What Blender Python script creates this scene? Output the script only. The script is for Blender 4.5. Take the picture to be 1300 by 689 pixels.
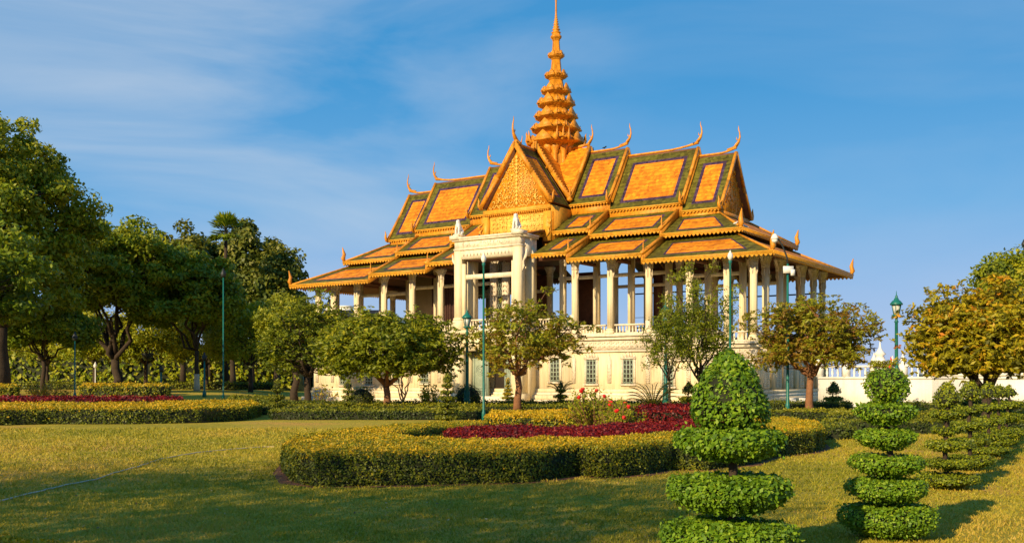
import bpy, math, random
import numpy as np
from mathutils import Vector, Matrix
for o in list(bpy.data.objects): bpy.data.objects.remove(o, do_unlink=True)
S = bpy.context.scene
COL = S.collection
R = math.radians

# ------------------------------------------------------------------ camera
EYE = 2.3
FP = 1275.0            # focal length in photo pixels (1300 wide)
HY = 480.0             # horizon row
cd = bpy.data.cameras.new('camera'); cam = bpy.data.objects.new('camera', cd); COL.objects.link(cam)
cam.location = (0, 0, EYE); cam.rotation_euler = (R(90), 0, 0)
cd.sensor_width = 36; cd.lens = FP / 1300 * 36; cd.shift_y = (HY - 344.5) / 1300
cd.clip_start = 0.1; cd.clip_end = 20000
S.camera = cam

# ------------------------------------------------------------------ light
SUN_AZ, SUN_EL = 38.0, 23.0        # behind the camera, to the left
w = bpy.data.worlds.new('World'); S.world = w; w.use_nodes = True
nt = w.node_tree; nt.nodes.clear()
def nd(t, T, **k):
    n = t.nodes.new(T)
    for a, b in k.items(): setattr(n, a, b)
    return n
sky = nd(nt, 'ShaderNodeTexSky'); sky.sky_type = 'NISHITA'; sky.sun_disc = False
sky.sun_elevation = R(SUN_EL); sky.sun_rotation = R(180 + SUN_AZ)
sky.air_density = 1.0; sky.dust_density = 0.2; sky.ozone_density = 2.5
hs = nd(nt, 'ShaderNodeHueSaturation'); hs.inputs['Saturation'].default_value = 1.22; hs.inputs['Value'].default_value = 0.85
nt.links.new(sky.outputs[0], hs.inputs['Color'])
tc = nd(nt, 'ShaderNodeTexCoord')
mp = nd(nt, 'ShaderNodeMapping'); mp.inputs['Location'].default_value = (1.7, .3, .55); mp.inputs['Scale'].default_value = (1.0, 1.0, 4.2); mp.inputs['Rotation'].default_value = (0, R(-16), 0)
nt.links.new(tc.outputs['Generated'], mp.inputs['Vector'])
n1 = nd(nt, 'ShaderNodeTexNoise'); n1.inputs['Scale'].default_value = 2.3; n1.inputs['Detail'].default_value = 8; n1.inputs['Roughness'].default_value = 0.52; n1.inputs['Distortion'].default_value = 0.5
nt.links.new(mp.outputs[0], n1.inputs['Vector'])
cr = nd(nt, 'ShaderNodeValToRGB'); cr.color_ramp.elements[0].position = 0.40; cr.color_ramp.elements[0].color = (0, 0, 0, 1)
cr.color_ramp.elements[1].position = 0.80; cr.color_ramp.elements[1].color = (1, 1, 1, 1)
nt.links.new(n1.outputs['Fac'], cr.inputs[0])
# a broad brighter streak of cirrus low in the left half of the sky
sx_ = nd(nt, 'ShaderNodeSeparateXYZ'); nt.links.new(tc.outputs['Generated'], sx_.inputs[0])
gr = nd(nt, 'ShaderNodeValToRGB'); ge = gr.color_ramp.elements
while len(ge) < 5: ge.new(.5)
for i_, (p_, c_) in enumerate([(0.0,(.32,.40,.62)),(.07,(.23,.36,.60)),(.16,(.12,.32,.57)),(.28,(.045,.245,.51)),(.7,(.03,.17,.40))]):
    ge[i_].position = p_; ge[i_].color = (*c_, 1)
nt.links.new(sx_.outputs['Z'], gr.inputs[0])
gm = nd(nt, 'ShaderNodeMix', data_type='RGBA', blend_type='MULTIPLY'); gm.inputs['Factor'].default_value = 1; gm.inputs['B'].default_value = (10.2, 10.2, 10.2, 1)
nt.links.new(gr.outputs[0], gm.inputs['A'])
gx = nd(nt, 'ShaderNodeMix', data_type='RGBA'); gx.inputs['Factor'].default_value = .9
nt.links.new(hs.outputs[0], gx.inputs['A']); nt.links.new(gm.outputs['Result'], gx.inputs['B'])
dt = nd(nt, 'ShaderNodeVectorMath', operation='DISTANCE'); dt.inputs[1].default_value = (-0.28, 0.93, 0.24)
nt.links.new(tc.outputs['Generated'], dt.inputs[0])
mr = nd(nt, 'ShaderNodeMapRange'); mr.inputs['From Min'].default_value = 0.02; mr.inputs['From Max'].default_value = 0.42; mr.inputs['To Min'].default_value = 0.85; mr.inputs['To Max'].default_value = 0.16
nt.links.new(dt.outputs['Value'], mr.inputs['Value'])
mu = nd(nt, 'ShaderNodeMath', operation='MULTIPLY'); nt.links.new(cr.outputs[0], mu.inputs[0]); nt.links.new(mr.outputs[0], mu.inputs[1])
mx = nd(nt, 'ShaderNodeMix', data_type='RGBA'); mx.inputs['B'].default_value = (5.4, 5.7, 6.1, 1)
nt.links.new(mu.outputs[0], mx.inputs['Factor']); nt.links.new(gx.outputs['Result'], mx.inputs['A'])
bg = nd(nt, 'ShaderNodeBackground'); bg.inputs['Strength'].default_value = 0.085
nt.links.new(mx.outputs['Result'], bg.inputs['Color'])
wo = nd(nt, 'ShaderNodeOutputWorld'); nt.links.new(bg.outputs[0], wo.inputs['Surface'])
sl = bpy.data.lights.new('sun', 'SUN'); sl.energy = 4.3; sl.angle = R(0.5); sl.color = (1.0, 0.78, 0.47)
so = bpy.data.objects.new('sun', sl); COL.objects.link(so)
sd = Vector((-math.sin(R(SUN_AZ)) * math.cos(R(SUN_EL)), -math.cos(R(SUN_AZ)) * math.cos(R(SUN_EL)), math.sin(R(SUN_EL))))
so.rotation_euler = sd.to_track_quat('Z', 'Y').to_euler(); so.location = sd * 300
vs = S.view_settings; vs.view_transform = 'Standard'; vs.look = 'None'; vs.gamma = 1; vs.exposure = 0.62; vs.use_curve_mapping = False
S.render.engine = 'CYCLES'
S.cycles.max_bounces = 5; S.cycles.diffuse_bounces = 3; S.cycles.transmission_bounces = 3; S.cycles.transparent_max_bounces = 4

# ------------------------------------------------------------------ helpers
def sstep(a, b, x):
    t = min(1, max(0, (x - a) / (b - a))); return t * t * (3 - 2 * t)
def gz(x, y):          # the lawn rises gently under the far trees on the left
    if y < 50: return 0.0
    return 0.75 * sstep(62, 105, y) * sstep(0.20, 0.30, -x / y)
def P(px, d): return ((px - 650) / FP * d, d)
def G(px, py, h=0.0):
    d = (EYE - h) * FP / (py - HY); return P(px, d)

def tag(o, label=None, cat=None, group=None, kind=None):
    if label: o['label'] = label
    if cat: o['category'] = cat
    if group: o['group'] = group
    if kind: o['kind'] = kind
    return o
def empty(name, loc=(0, 0, 0), rz=0.0):
    o = bpy.data.objects.new(name, None); o.location = loc; o.rotation_euler = (0, 0, rz); o.empty_display_size = 0.3
    COL.objects.link(o); return o
def copy_tree(o, parent=None):
    c = o.copy(); COL.objects.link(c)
    if parent: c.parent = parent
    for ch in list(o.children): copy_tree(ch, c)
    return c

class MB:
    def __init__(s): s.v = []; s.f = []; s.m = []; s.lv = []; s.lm = []; s.lt = []
    def add(s, vs_, fs, m=0):
        b = len(s.v); s.v.extend([tuple(p) for p in vs_])
        for f in fs: s.f.append([b + i for i in f]); s.m.append(m)
        return s
    def box(s, x0, x1, y0, y1, z0, z1, m=0):
        return s.add([(x0,y0,z0),(x1,y0,z0),(x1,y1,z0),(x0,y1,z0),(x0,y0,z1),(x1,y0,z1),(x1,y1,z1),(x0,y1,z1)],
            [(0,3,2,1),(4,5,6,7),(0,1,5,4),(1,2,6,5),(2,3,7,6),(3,0,4,7)], m)
    def cbox(s, c, sx, sy, sz, m=0):   # centre x,y; z bottom
        return s.box(c[0]-sx/2, c[0]+sx/2, c[1]-sy/2, c[1]+sy/2, c[2], c[2]+sz, m)
    def lathe(s, prof, c=(0,0,0), n=12, m=0):
        vs_ = []; fs = []
        for r, z in prof:
            for i in range(n):
                a = 2*math.pi*i/n; vs_.append((c[0]+r*math.cos(a), c[1]+r*math.sin(a), c[2]+z))
        for k in range(len(prof)-1):
            for i in range(n):
                j = (i+1) % n; fs.append((k*n+i, k*n+j, (k+1)*n+j, (k+1)*n+i))
        fs.append(tuple(range(n-1, -1, -1))); fs.append(tuple((len(prof)-1)*n+i for i in range(n)))
        return s.add(vs_, fs, m)
    def loft(s, plan, prof, c=(0,0,0), m=0):
        n = len(plan); vs_ = []; fs = []
        for a, z in prof:
            for x, y in plan: vs_.append((c[0]+a*x, c[1]+a*y, c[2]+z))
        for k in range(len(prof)-1):
            for i in range(n):
                j = (i+1) % n; fs.append((k*n+i, k*n+j, (k+1)*n+j, (k+1)*n+i))
        fs.append(tuple(range(n-1, -1, -1))); fs.append(tuple((len(prof)-1)*n+i for i in range(n)))
        return s.add(vs_, fs, m)
    def tube(s, pts, rad, n=6, m=0, flat=1.0):
        pts = [Vector(p) for p in pts]; vs_ = []; fs = []
        for k, p in enumerate(pts):
            d = (pts[min(k+1, len(pts)-1)] - pts[max(k-1, 0)])
            if d.length < 1e-6: d = Vector((0,0,1))
            d.normalize(); u = Vector((1,0,0)) if abs(d.x) < .8 else Vector((0,1,0))
            a = d.cross(u).normalized(); b = d.cross(a).normalized()
            r = rad[k] if hasattr(rad, '__len__') else rad
            for i in range(n):
                t = 2*math.pi*i/n; vs_.append(p + a*math.cos(t)*r + b*math.sin(t)*r*flat)
        for k in range(len(pts)-1):
            for i in range(n):
                j = (i+1) % n; fs.append((k*n+i, k*n+j, (k+1)*n+j, (k+1)*n+i))
        fs.append(tuple(range(n-1, -1, -1))); fs.append(tuple((len(pts)-1)*n+i for i in range(n)))
        return s.add(vs_, fs, m)
    def bar(s, p, q, wd, ht, m=0, up=(0,0,1), off=0.0):   # rectangular bar from p to q
        p = Vector(p); q = Vector(q); d = (q-p).normalized(); sd_ = d.cross(Vector(up)).normalized(); u = sd_.cross(d).normalized()
        vs_ = []
        for e in (p, q):
            for a, b in ((-.5,off),(.5,off),(.5,ht+off),(-.5,ht+off)): vs_.append(e + sd_*wd*a + u*b)
        return s.add(vs_, [(0,1,2,3),(7,6,5,4),(0,4,5,1),(1,5,6,2),(2,6,7,3),(3,7,4,0)], m)
    def prism(s, poly, d, m=0):      # poly: 3d points, extruded by vector d
        n = len(poly); d = Vector(d); vs_ = [Vector(p) for p in poly] + [Vector(p)+d for p in poly]
        fs = [tuple(range(n-1,-1,-1)), tuple(range(n, 2*n))] + [(i,(i+1)%n,n+(i+1)%n,n+i) for i in range(n)]
        return s.add(vs_, fs, m)
    def leaves(s, P_, N_, L, W=0.5, tint=None, m=1, rng=None, T_=None):
        P_ = np.asarray(P_, float); n = len(P_)
        if n == 0: return s
        N_ = N_ / (np.linalg.norm(N_, axis=1, keepdims=True)+1e-9)
        r = rng.normal(size=(n,3)) if T_ is None else T_
        t = r - N_*np.sum(r*N_, axis=1, keepdims=True); t /= (np.linalg.norm(t, axis=1, keepdims=True)+1e-9)
        b = np.cross(N_, t); L = np.broadcast_to(np.asarray(L, float), (n,))[:,None]
        q = np.stack([P_-t*L*.5, P_+b*L*W*.5+t*L*.08, P_+t*L*.5, P_-b*L*W*.5+t*L*.08], axis=1).reshape(-1,3)
        s.lv.append(q); s.lm.append(np.full(n, m, np.int32))
        s.lt.append(np.repeat(np.clip(np.broadcast_to(tint if tint is not None else 0.5, (n,)), 0, 1), 4))
        return s
    def build(s, name, mats, parent=None, loc=(0,0,0), smooth=False):
        me = bpy.data.meshes.new(name)
        nb = len(s.v); bv = np.array(s.v, float).reshape(-1,3)
        lv = np.concatenate(s.lv) if s.lv else np.zeros((0,3))
        V = np.concatenate([bv, lv]); nl = len(lv)//4
        tot = np.array([len(f) for f in s.f] + [4]*nl, np.int32)
        li = np.concatenate([np.array([i for f in s.f for i in f], np.int32), np.arange(nb, nb+nl*4, dtype=np.int32)])
        me.vertices.add(len(V)); me.vertices.foreach_set('co', V.astype(np.float32).ravel())
        me.loops.add(len(li)); me.loops.foreach_set('vertex_index', li)
        me.polygons.add(len(tot)); st = np.concatenate([[0], np.cumsum(tot)[:-1]]).astype(np.int32)
        me.polygons.foreach_set('loop_start', st); me.polygons.foreach_set('loop_total', tot)
        mi = np.concatenate([np.array(s.m, np.int32)] + s.lm) if s.lm else np.array(s.m, np.int32)
        me.polygons.foreach_set('material_index', mi)
        if smooth: me.polygons.foreach_set('use_smooth', np.concatenate([np.ones(len(s.f), bool), np.zeros(nl, bool)]))
        if s.lt:
            at = me.attributes.new('tint', 'FLOAT', 'POINT')
            at.data.foreach_set('value', np.concatenate([np.full(nb, .3)] + s.lt).astype(np.float32))
        me.update(calc_edges=True); me.validate()
        for m_ in (mats if isinstance(mats, (list, tuple)) else [mats]): me.materials.append(m_)
        o = bpy.data.objects.new(name, me); o.location = loc; COL.objects.link(o)
        if parent: o.parent = parent
        return o

# ------------------------------------------------------------------ materials
def mat(name, col, rough=0.6, var=0.15, vscale=1.5, bump=0.0, bscale=20, metal=0.0, col2=None, kind='noise', spec=0.35, streak=0.0, course=0.0):
    m = bpy.data.materials.new(name); m.use_nodes = True; t = m.node_tree; b = t.nodes['Principled BSDF']
    b.inputs['Roughness'].default_value = rough; b.inputs['Metallic'].default_value = metal; b.inputs['Specular IOR Level'].default_value = spec
    c = nd(t, 'ShaderNodeTexCoord')
    if kind == 'noise':
        x = nd(t, 'ShaderNodeTexNoise'); x.inputs['Scale'].default_value = vscale; x.inputs['Detail'].default_value = 6; x.inputs['Roughness'].default_value = .65; out = x.outputs['Fac']
    else:
        x = nd(t, 'ShaderNodeTexVoronoi'); x.inputs['Scale'].default_value = vscale; out = x.outputs['Color']
    t.links.new(c.outputs['Object'], x.inputs['Vector'])
    r = nd(t, 'ShaderNodeValToRGB'); e = r.color_ramp.elements
    d = [min(1, k*(1-var)) for k in col]; l = [min(1, k*(1+var)) for k in (col2 or col)]
    e[0].position = .3 if kind == 'noise' else 0.0; e[1].position = .7 if kind == 'noise' else 1.0
    e[0].color = (*d, 1); e[1].color = (*l, 1)
    t.links.new(out, r.inputs[0]); cur = r.outputs[0]
    def mult(fac_out, lo, p0_, p1_):
        nonlocal cur
        rr_ = nd(t, 'ShaderNodeValToRGB'); rr_.color_ramp.elements[0].position = p0_; rr_.color_ramp.elements[1].position = p1_
        rr_.color_ramp.elements[0].color = (*lo, 1); rr_.color_ramp.elements[1].color = (1,1,1,1); t.links.new(fac_out, rr_.inputs[0])
        mm = nd(t, 'ShaderNodeMix', data_type='RGBA', blend_type='MULTIPLY'); mm.inputs['Factor'].default_value = 1
        t.links.new(cur, mm.inputs['A']); t.links.new(rr_.outputs[0], mm.inputs['B']); cur = mm.outputs['Result']
    if streak:       # rain streaks and blotches on plaster and paint
        mpp = nd(t, 'ShaderNodeMapping'); mpp.inputs['Scale'].default_value = (2.2, 2.2, .22); t.links.new(c.outputs['Object'], mpp.inputs['Vector'])
        q = nd(t, 'ShaderNodeTexNoise'); q.inputs['Scale'].default_value = 1.6; q.inputs['Detail'].default_value = 7; q.inputs['Roughness'].default_value = .7
        t.links.new(mpp.outputs[0], q.inputs['Vector']); mult(q.outputs['Fac'], (1-streak, 1-streak*1.1, 1-streak*1.25), .34, .56)
    wv = None
    if course:       # overlapping courses of glazed tile
        wv = nd(t, 'ShaderNodeTexWave'); wv.wave_type = 'BANDS'; wv.bands_direction = 'Z'; wv.wave_profile = 'SAW'; wv.inputs['Scale'].default_value = course; wv.inputs['Distortion'].default_value = .6; wv.inputs['Detail'].default_value = 2; wv.inputs['Detail Scale'].default_value = 3
        t.links.new(c.outputs['Object'], wv.inputs['Vector']); mult(wv.outputs['Fac'], (.62,.60,.58), .0, .35)
        q = nd(t, 'ShaderNodeTexNoise'); q.inputs['Scale'].default_value = .55; q.inputs['Detail'].default_value = 8; q.inputs['Roughness'].default_value = .7
        t.links.new(c.outputs['Object'], q.inputs['Vector']); mult(q.outputs['Fac'], (.72,.66,.60), .36, .56)
    t.links.new(cur, b.inputs['Base Color'])
    if bump:
        y = nd(t, 'ShaderNodeTexNoise'); y.inputs['Scale'].default_value = bscale; y.inputs['Detail'].default_value = 5
        t.links.new(c.outputs['Object'], y.inputs['Vector'])
        bp = nd(t, 'ShaderNodeBump'); bp.inputs['Strength'].default_value = 1.0; bp.inputs['Distance'].default_value = bump
        t.links.new(y.outputs['Fac'], bp.inputs['Height']); t.links.new(bp.outputs[0], b.inputs['Normal'])
    return m
def leafmat(name, cols, trans=0.3, rough=0.5):
    m = bpy.data.materials.new(name); m.use_nodes = True; t = m.node_tree; t.nodes.clear()
    a = nd(t, 'ShaderNodeAttribute', attribute_name='tint')
    r = nd(t, 'ShaderNodeValToRGB'); e = r.color_ramp.elements
    n = len(cols)
    while len(e) < n: e.new(0.5)
    for i, c in enumerate(cols): e[i].position = i/(n-1); e[i].color = (*c, 1)
    t.links.new(a.outputs['Fac'], r.inputs[0])
    pr = nd(t, 'ShaderNodeBsdfPrincipled'); pr.inputs['Roughness'].default_value = rough; pr.inputs['Specular IOR Level'].default_value = .3
    tr = nd(t, 'ShaderNodeBsdfTranslucent'); mxs = nd(t, 'ShaderNodeMixShader'); mxs.inputs[0].default_value = trans
    t.links.new(r.outputs[0], pr.inputs['Base Color']); t.links.new(r.outputs[0], tr.inputs['Color'])
    t.links.new(pr.outputs[0], mxs.inputs[1]); t.links.new(tr.outputs[0], mxs.inputs[2])
    o = nd(t, 'ShaderNodeOutputMaterial'); t.links.new(mxs.outputs[0], o.inputs['Surface'])
    return m
M = {}
M['gold'] = mat('gold_paint', (.68,.27,.016), .45, .28, 3.0, .03, 14, streak=0.35)
M['gold_relief'] = mat('gold_relief', (.82,.50,.09), .45, .25, 6.0, .06, 9, streak=0.2)
M['gold_light'] = mat('gold_light', (.76,.36,.03), .45, .2, 3.0, .02, 14, streak=0.25)
M['t_orange'] = mat('tile_orange', (.66,.20,.006), .6, .30, 3.5, .03, 8, kind='v', col2=(.76,.27,.010), course=.9, spec=.2)
M['t_green'] = mat('tile_green', (.070,.068,.006), .6, .35, 3.5, .03, 8, kind='v', col2=(.125,.115,.012), course=.9, spec=.2)
M['t_blue'] = mat('tile_blue', (.025,.018,.055), .6, .5, 5, .03, 8, kind='v', col2=(.07,.035,.08), course=.9, spec=.2)
M['cream'] = mat('cream_plaster', (.80,.66,.42), .8, .07, .5, .008, 6, streak=0.22)
M['stone'] = mat('pale_stone', (.80,.70,.52), .75, .12, 2.0, .02, 9, streak=0.2)
M['carved'] = mat('carved_stone', (.72,.62,.47), .8, .25, 7.0, .08, 7, streak=0.22)
M['pillar'] = mat('pillar_plaster', (.80,.68,.44), .75, .08, 1.0, .01, 6, streak=0.12)
M['soffit'] = mat('red_brown_timber', (.15,.06,.03), .7, .3, 2)
M['beige'] = mat('beige_wall', (.36,.29,.21), .8, .08, 1)
M['curtain'] = mat('dark_curtain', (.06,.025,.018), .8, .3, 3)
M['dark'] = mat('dark_interior', (.03,.022,.016), .8, .3, 2)  # near-black colour painted in for unlit space behind doorway and panes
M['teal'] = mat('teal_paint', (.012,.14,.11), .4, .2, 6)
M['black'] = mat('black_iron', (.02,.025,.025), .5, .2, 6)
M['white'] = mat('white_paint', (.78,.76,.70), .6, .06, 2, streak=0.1)
M['glass'] = mat('lamp_glass', (.55,.55,.5), .2, .05, 2)
M['grille'] = mat('green_grille', (.30,.36,.28), .6, .15, 3)
M['bark'] = mat('bark', (.045,.030,.018), .9, .35, 3, .04, 9)  # colour darkened to include the shade that crowns throw on trunks
M['bark_red'] = mat('reddish_bark', (.22,.10,.045), .85, .3, 3, .04, 9)
M['lime'] = mat('whitewashed_bark', (.6,.46,.30), .85, .15, 3)
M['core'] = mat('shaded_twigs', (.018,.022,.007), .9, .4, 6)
M['red'] = mat('red_petal', (.62,.02,.012), .5, .25, 8)
M['red_roof'] = mat('red_roof_tile', (.45,.11,.04), .7, .2, 2)
M['ochre'] = mat('ochre_plaster', (.62,.38,.13), .8, .15, 1)
M['path'] = mat('grey_paving', (.30,.26,.22), .85, .15, 2)
L_ = {}
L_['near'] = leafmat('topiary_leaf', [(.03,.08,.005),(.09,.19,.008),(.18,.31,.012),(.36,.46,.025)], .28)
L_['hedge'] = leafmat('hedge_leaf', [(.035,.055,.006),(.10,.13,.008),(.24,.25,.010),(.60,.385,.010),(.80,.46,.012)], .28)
L_['row'] = leafmat('row_topiary_leaf', [(.03,.05,.006),(.09,.13,.008),(.20,.25,.010),(.38,.37,.012)], .28)
L_['far_hedge'] = leafmat('clipped_leaf', [(.03,.05,.006),(.07,.10,.008),(.16,.18,.010),(.30,.28,.014)], .25)
L_['maroon'] = leafmat('maroon_leaf', [(.04,.004,.004),(.12,.006,.006),(.24,.010,.008),(.36,.05,.015)], .2)
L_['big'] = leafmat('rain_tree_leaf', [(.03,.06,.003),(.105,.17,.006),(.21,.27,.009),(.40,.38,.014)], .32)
L_['dark'] = leafmat('dark_leaf', [(.018,.034,.005),(.05,.08,.008),(.11,.14,.012),(.22,.21,.02)], .25)
L_['frangi'] = leafmat('broad_leaf', [(.055,.08,.005),(.15,.19,.007),(.29,.31,.012),(.48,.43,.02)], .35)
L_['brown'] = leafmat('autumn_leaf', [(.20,.08,.012),(.27,.16,.014),(.27,.27,.014),(.36,.38,.02)], .35)
L_['yellow'] = leafmat('yellow_leaf', [(.10,.10,.006),(.28,.26,.010),(.50,.41,.015),(.66,.34,.02),(.70,.20,.02)], .35)

# ------------------------------------------------------------------ ground
def ground():
    xs = np.concatenate([-np.geomspace(6000, 130, 14), np.linspace(-120, 120, 61), np.geomspace(130, 6000, 14)])
    ys = np.concatenate([[-3000, -600, -150, -60], np.linspace(-30, 190, 56), np.geomspace(210, 9000, 14)])
    v = [(x, y, gz(x, y)) for y in ys for x in xs]; n = len(xs)
    f = [(j*n+i, j*n+i+1, (j+1)*n+i+1, (j+1)*n+i) for j in range(len(ys)-1) for i in range(n-1)]
    b = MB(); b.add(v, f)
    m = bpy.data.materials.new('lawn'); m.use_nodes = True; t = m.node_tree; p = t.nodes['Principled BSDF']
    p.inputs['Roughness'].default_value = .9; p.inputs['Specular IOR Level'].default_value = .1
    c = nd(t, 'ShaderNodeTexCoord')
    def noise(s, d=5, r=.6):
        q = nd(t, 'ShaderNodeTexNoise'); q.inputs['Scale'].default_value = s; q.inputs['Detail'].default_value = d; q.inputs['Roughness'].default_value = r
        t.links.new(c.outputs['Object'], q.inputs['Vector']); return q
    def ramp(src, stops):
        q = nd(t, 'ShaderNodeValToRGB'); e = q.color_ramp.elements
        while len(e) < len(stops): e.new(.5)
        for i, (a, col) in enumerate(stops): e[i].position = a; e[i].color = (*col, 1)
        t.links.new(src, q.inputs[0]); return q.outputs[0]
    big = ramp(noise(.11, 4).outputs[0], [(.34, (.33,.28,.026)), (.50, (.47,.36,.042)), (.64, (.58,.33,.070))])
    fine = ramp(noise(2.6, 8, .75).outputs[0], [(.3, (.62,.70,.6)), (.5, (1,1,1)), (.72, (1.35,1.25,1.2))])
    mul = nd(t, 'ShaderNodeMix', data_type='RGBA', blend_type='MULTIPLY'); mul.inputs['Factor'].default_value = 1
    t.links.new(big, mul.inputs['A']); t.links.new(fine, mul.inputs['B'])
    fx = ramp(noise(28, 4, .8).outputs[0], [(.32, (.6,.66,.6)), (.5, (1,1,1)), (.7, (1.4,1.35,1.2))])
    mul2 = nd(t, 'ShaderNodeMix', data_type='RGBA', blend_type='MULTIPLY'); mul2.inputs['Factor'].default_value = .9
    t.links.new(mul.outputs['Result'], mul2.inputs['A']); t.links.new(fx, mul2.inputs['B'])
    t.links.new(mul2.outputs['Result'], p.inputs['Base Color'])
    bp = nd(t, 'ShaderNodeBump'); bp.inputs['Distance'].default_value = .03
    t.links.new(noise(35, 4, .8).outputs[0], bp.inputs['Height']); t.links.new(bp.outputs[0], p.inputs['Normal'])
    tag(b.build('lawn', m), kind='structure')
ground()

# ------------------------------------------------------------------ the pavilion
CX, CD, YAW = 4.17, 95.0, R(-33.8)
pav = empty('royal_pavilion', (CX, CD, 0), YAW)
tag(pav, 'open royal pavilion with tiered orange and green tiled roofs, gold spire and carved white portico', 'pavilion')
Z0 = EYE
xc, x0, x1, x2 = 3.61, 7.57, 14.41, 17.85
Hc, H0, H1, H2 = 21.4+Z0, 20.81+Z0, 19.98+Z0, 19.13+Z0
uc, u0, u1, u2 = 15.95+Z0, 15.46+Z0, 14.66+Z0, 13.94+Z0
ec, e0, e1, e2 = 3.64, 3.61, 3.5, 3.48
ROOF = [M['t_green'], M['t_blue'], M['t_orange'], M['soffit'], M['gold']]
def lerp(a, b, t): return tuple(a[i]+(b[i]-a[i])*t for i in range(3))
def roof_face(mb, a, b, c, d, bu=1.0, bb=.28, bv=None, thick=.16, sag=0.0):
    """a,b = lower edge, c,d = upper edge (c above b)"""
    bv = bv or bu
    Lu = (Vector(b)-Vector(a)).length; Lv = (Vector(d)-Vector(a)).length
    q = lambda u, v: tuple(Vector(lerp(lerp(a, b, u), lerp(d, c, u), v)) - Vector((0,0,sag*4*v*(1-v))))
    us = [0, bu/Lu, (bu+bb)/Lu, 1-(bu+bb)/Lu, 1-bu/Lu, 1]; vv = [0, bv/Lv, (bv+bb)/Lv, 1-(bv+bb)/Lv, 1-bv/Lv, 1]
    vs_ = [q(u, v) for v in vv for u in us]
    nrm = (Vector(b)-Vector(a)).cross(Vector(d)-Vector(a)).normalized()
    if nrm.z < 0: nrm = -nrm
    for j in range(5):
        for i in range(5):
            ring = min(i, j, 4-i, 4-j); mb.add([vs_[j*6+i], vs_[j*6+i+1], vs_[(j+1)*6+i+1], vs_[(j+1)*6+i]], [(0,1,2,3)], ring)
    lo = [tuple(Vector(p)-nrm*thick) for p in (a, b, c, d)]
    mb.add([a, b, c, d]+lo, [(4,5,6,7),(0,1,5,4),(1,2,6,5),(2,3,7,6),(3,0,4,7)], 3)
def fringe(mb, p, q, h=.30, th=.26, step=.36, m=0, t=.10):
    """gold fascia board with a saw-toothed lower edge from p to q, its top at p/q"""
    p = Vector(p); q = Vector(q); d = q-p; L = d.length; d.normalize(); n = max(2, int(L/step)); s_ = L/n
    nrm = Vector((d.y, -d.x, 0)).normalized()*t
    prof = [p, q]; low = []
    mb.prism([p-nrm*.5, q-nrm*.5, q-nrm*.5-Vector((0,0,h)), p-nrm*.5-Vector((0,0,h))], nrm, m)
    mb.prism([p-nrm*1.0+Vector((0,0,.04)), q-nrm*1.0+Vector((0,0,.04)), q-nrm*1.0-Vector((0,0,.07)), p-nrm*1.0-Vector((0,0,.07))], nrm*2.0, m)
    for i in range(n):
        a = p+d*s_*i-Vector((0,0,h)); b_ = p+d*s_*(i+1)-Vector((0,0,h))
        mb.prism([a+d*.02-nrm*.4, b_-d*.02-nrm*.4, (a+b_)/2-Vector((0,0,th))-nrm*.4], nrm*.8, m)
def chofa(mb, base, dirx, h=2.0, m=0):
    """slender horn finial; dirx = outward unit (x,y)"""
    o = Vector(base); d = Vector((dirx[0], dirx[1], 0)); k = h/2.0
    pts = [(-.9,-.05),(-.35,.03),(.0,.25),(.25,.60),(.36,1.0),(.33,1.4),(.22,1.75),(.22,2.05)]
    rad = [.10,.15,.17,.12,.08,.065,.045,.02]
    mb.tube([o + d*a*k + Vector((0,0,b*k)) for a, b in pts], [r*k for r in rad], 6, m)
    mb.tube([o + d*.25*k + Vector((0,0,.62*k)), o + d*.02*k + Vector((0,0,.85*k)), o + d*.04*k+Vector((0,0,1.05*k))], [.09*k,.05*k,.01], 5, m)
def spike(mb, p, h=1.0, m=0, r=.09):
    mb.tube([Vector(p)+Vector((0,0,z*h)) for z in (-.1,.12,.25,.4,.75,1.0)], [r*.8,r*1.3,r*.7,r*1.1,r*.5,.012], 6, m)
def flame(mb, p, d, h=1.1, m=0):
    """upturned naga-tail finial"""
    d = Vector((d[0], d[1], 0)); p = Vector(p)
    mb.tube([p-d*.25, p+d*.05+Vector((0,0,.05)), p+d*.22+Vector((0,0,.35*h)), p+d*.20+Vector((0,0,.7*h)), p+d*.28+Vector((0,0,h))], [.14,.17,.13,.08,.02], 6, m)

# --- upper gabled roofs along the long axis
def gable_roof(mb, xa, xb, H, e, u, bu=.95):
    for s in (-1, 1):
        a = (xa, s*e, u); b = (xb, s*e, u); c = (xb, 0, H); d = (xa, 0, H)
        roof_face(mb, a, b, c, d, bu, .28, .80, sag=.10)
def barge(mb, x, H, e, u, out, wd=.30, ht=.34, teeth=False, axis='x', fin=True):
    """gold barge boards along a gable edge at x (or y) = position"""
    for s in (-1, 1):
        T = (lambda a, b, z: (a, b, z)) if axis == 'x' else (lambda a, b, z: (b, a, z))
        top = T(x, 0, H); bot = T(x, s*(e+.12), u-.10)
        mid = T(x, s*e*.5, (H+u)/2-.10)
        mb.bar(T(x, 0, H-.02), mid, wd, ht, 0, off=-.12); mb.bar(mid, bot, wd, ht, 0, off=-.12)
        if teeth:
            n = 22
            for i in range(n):
                t = (i+.5)/n; c = Vector(top).lerp(Vector(bot), t) + Vector((0,0,.18-.10*4*t*(1-t)))
                mb.box(c.x-.12, c.x+.12, c.y-.12, c.y+.12, c.z, c.z+.22, 0)
        dd = (out, 0) if axis == 'x' else (0, out)
        if fin:
            flame(mb, T(x, s*(e+.15), u-.05), ((0, s) if axis == 'x' else (s, 0)), 1.0)
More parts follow.
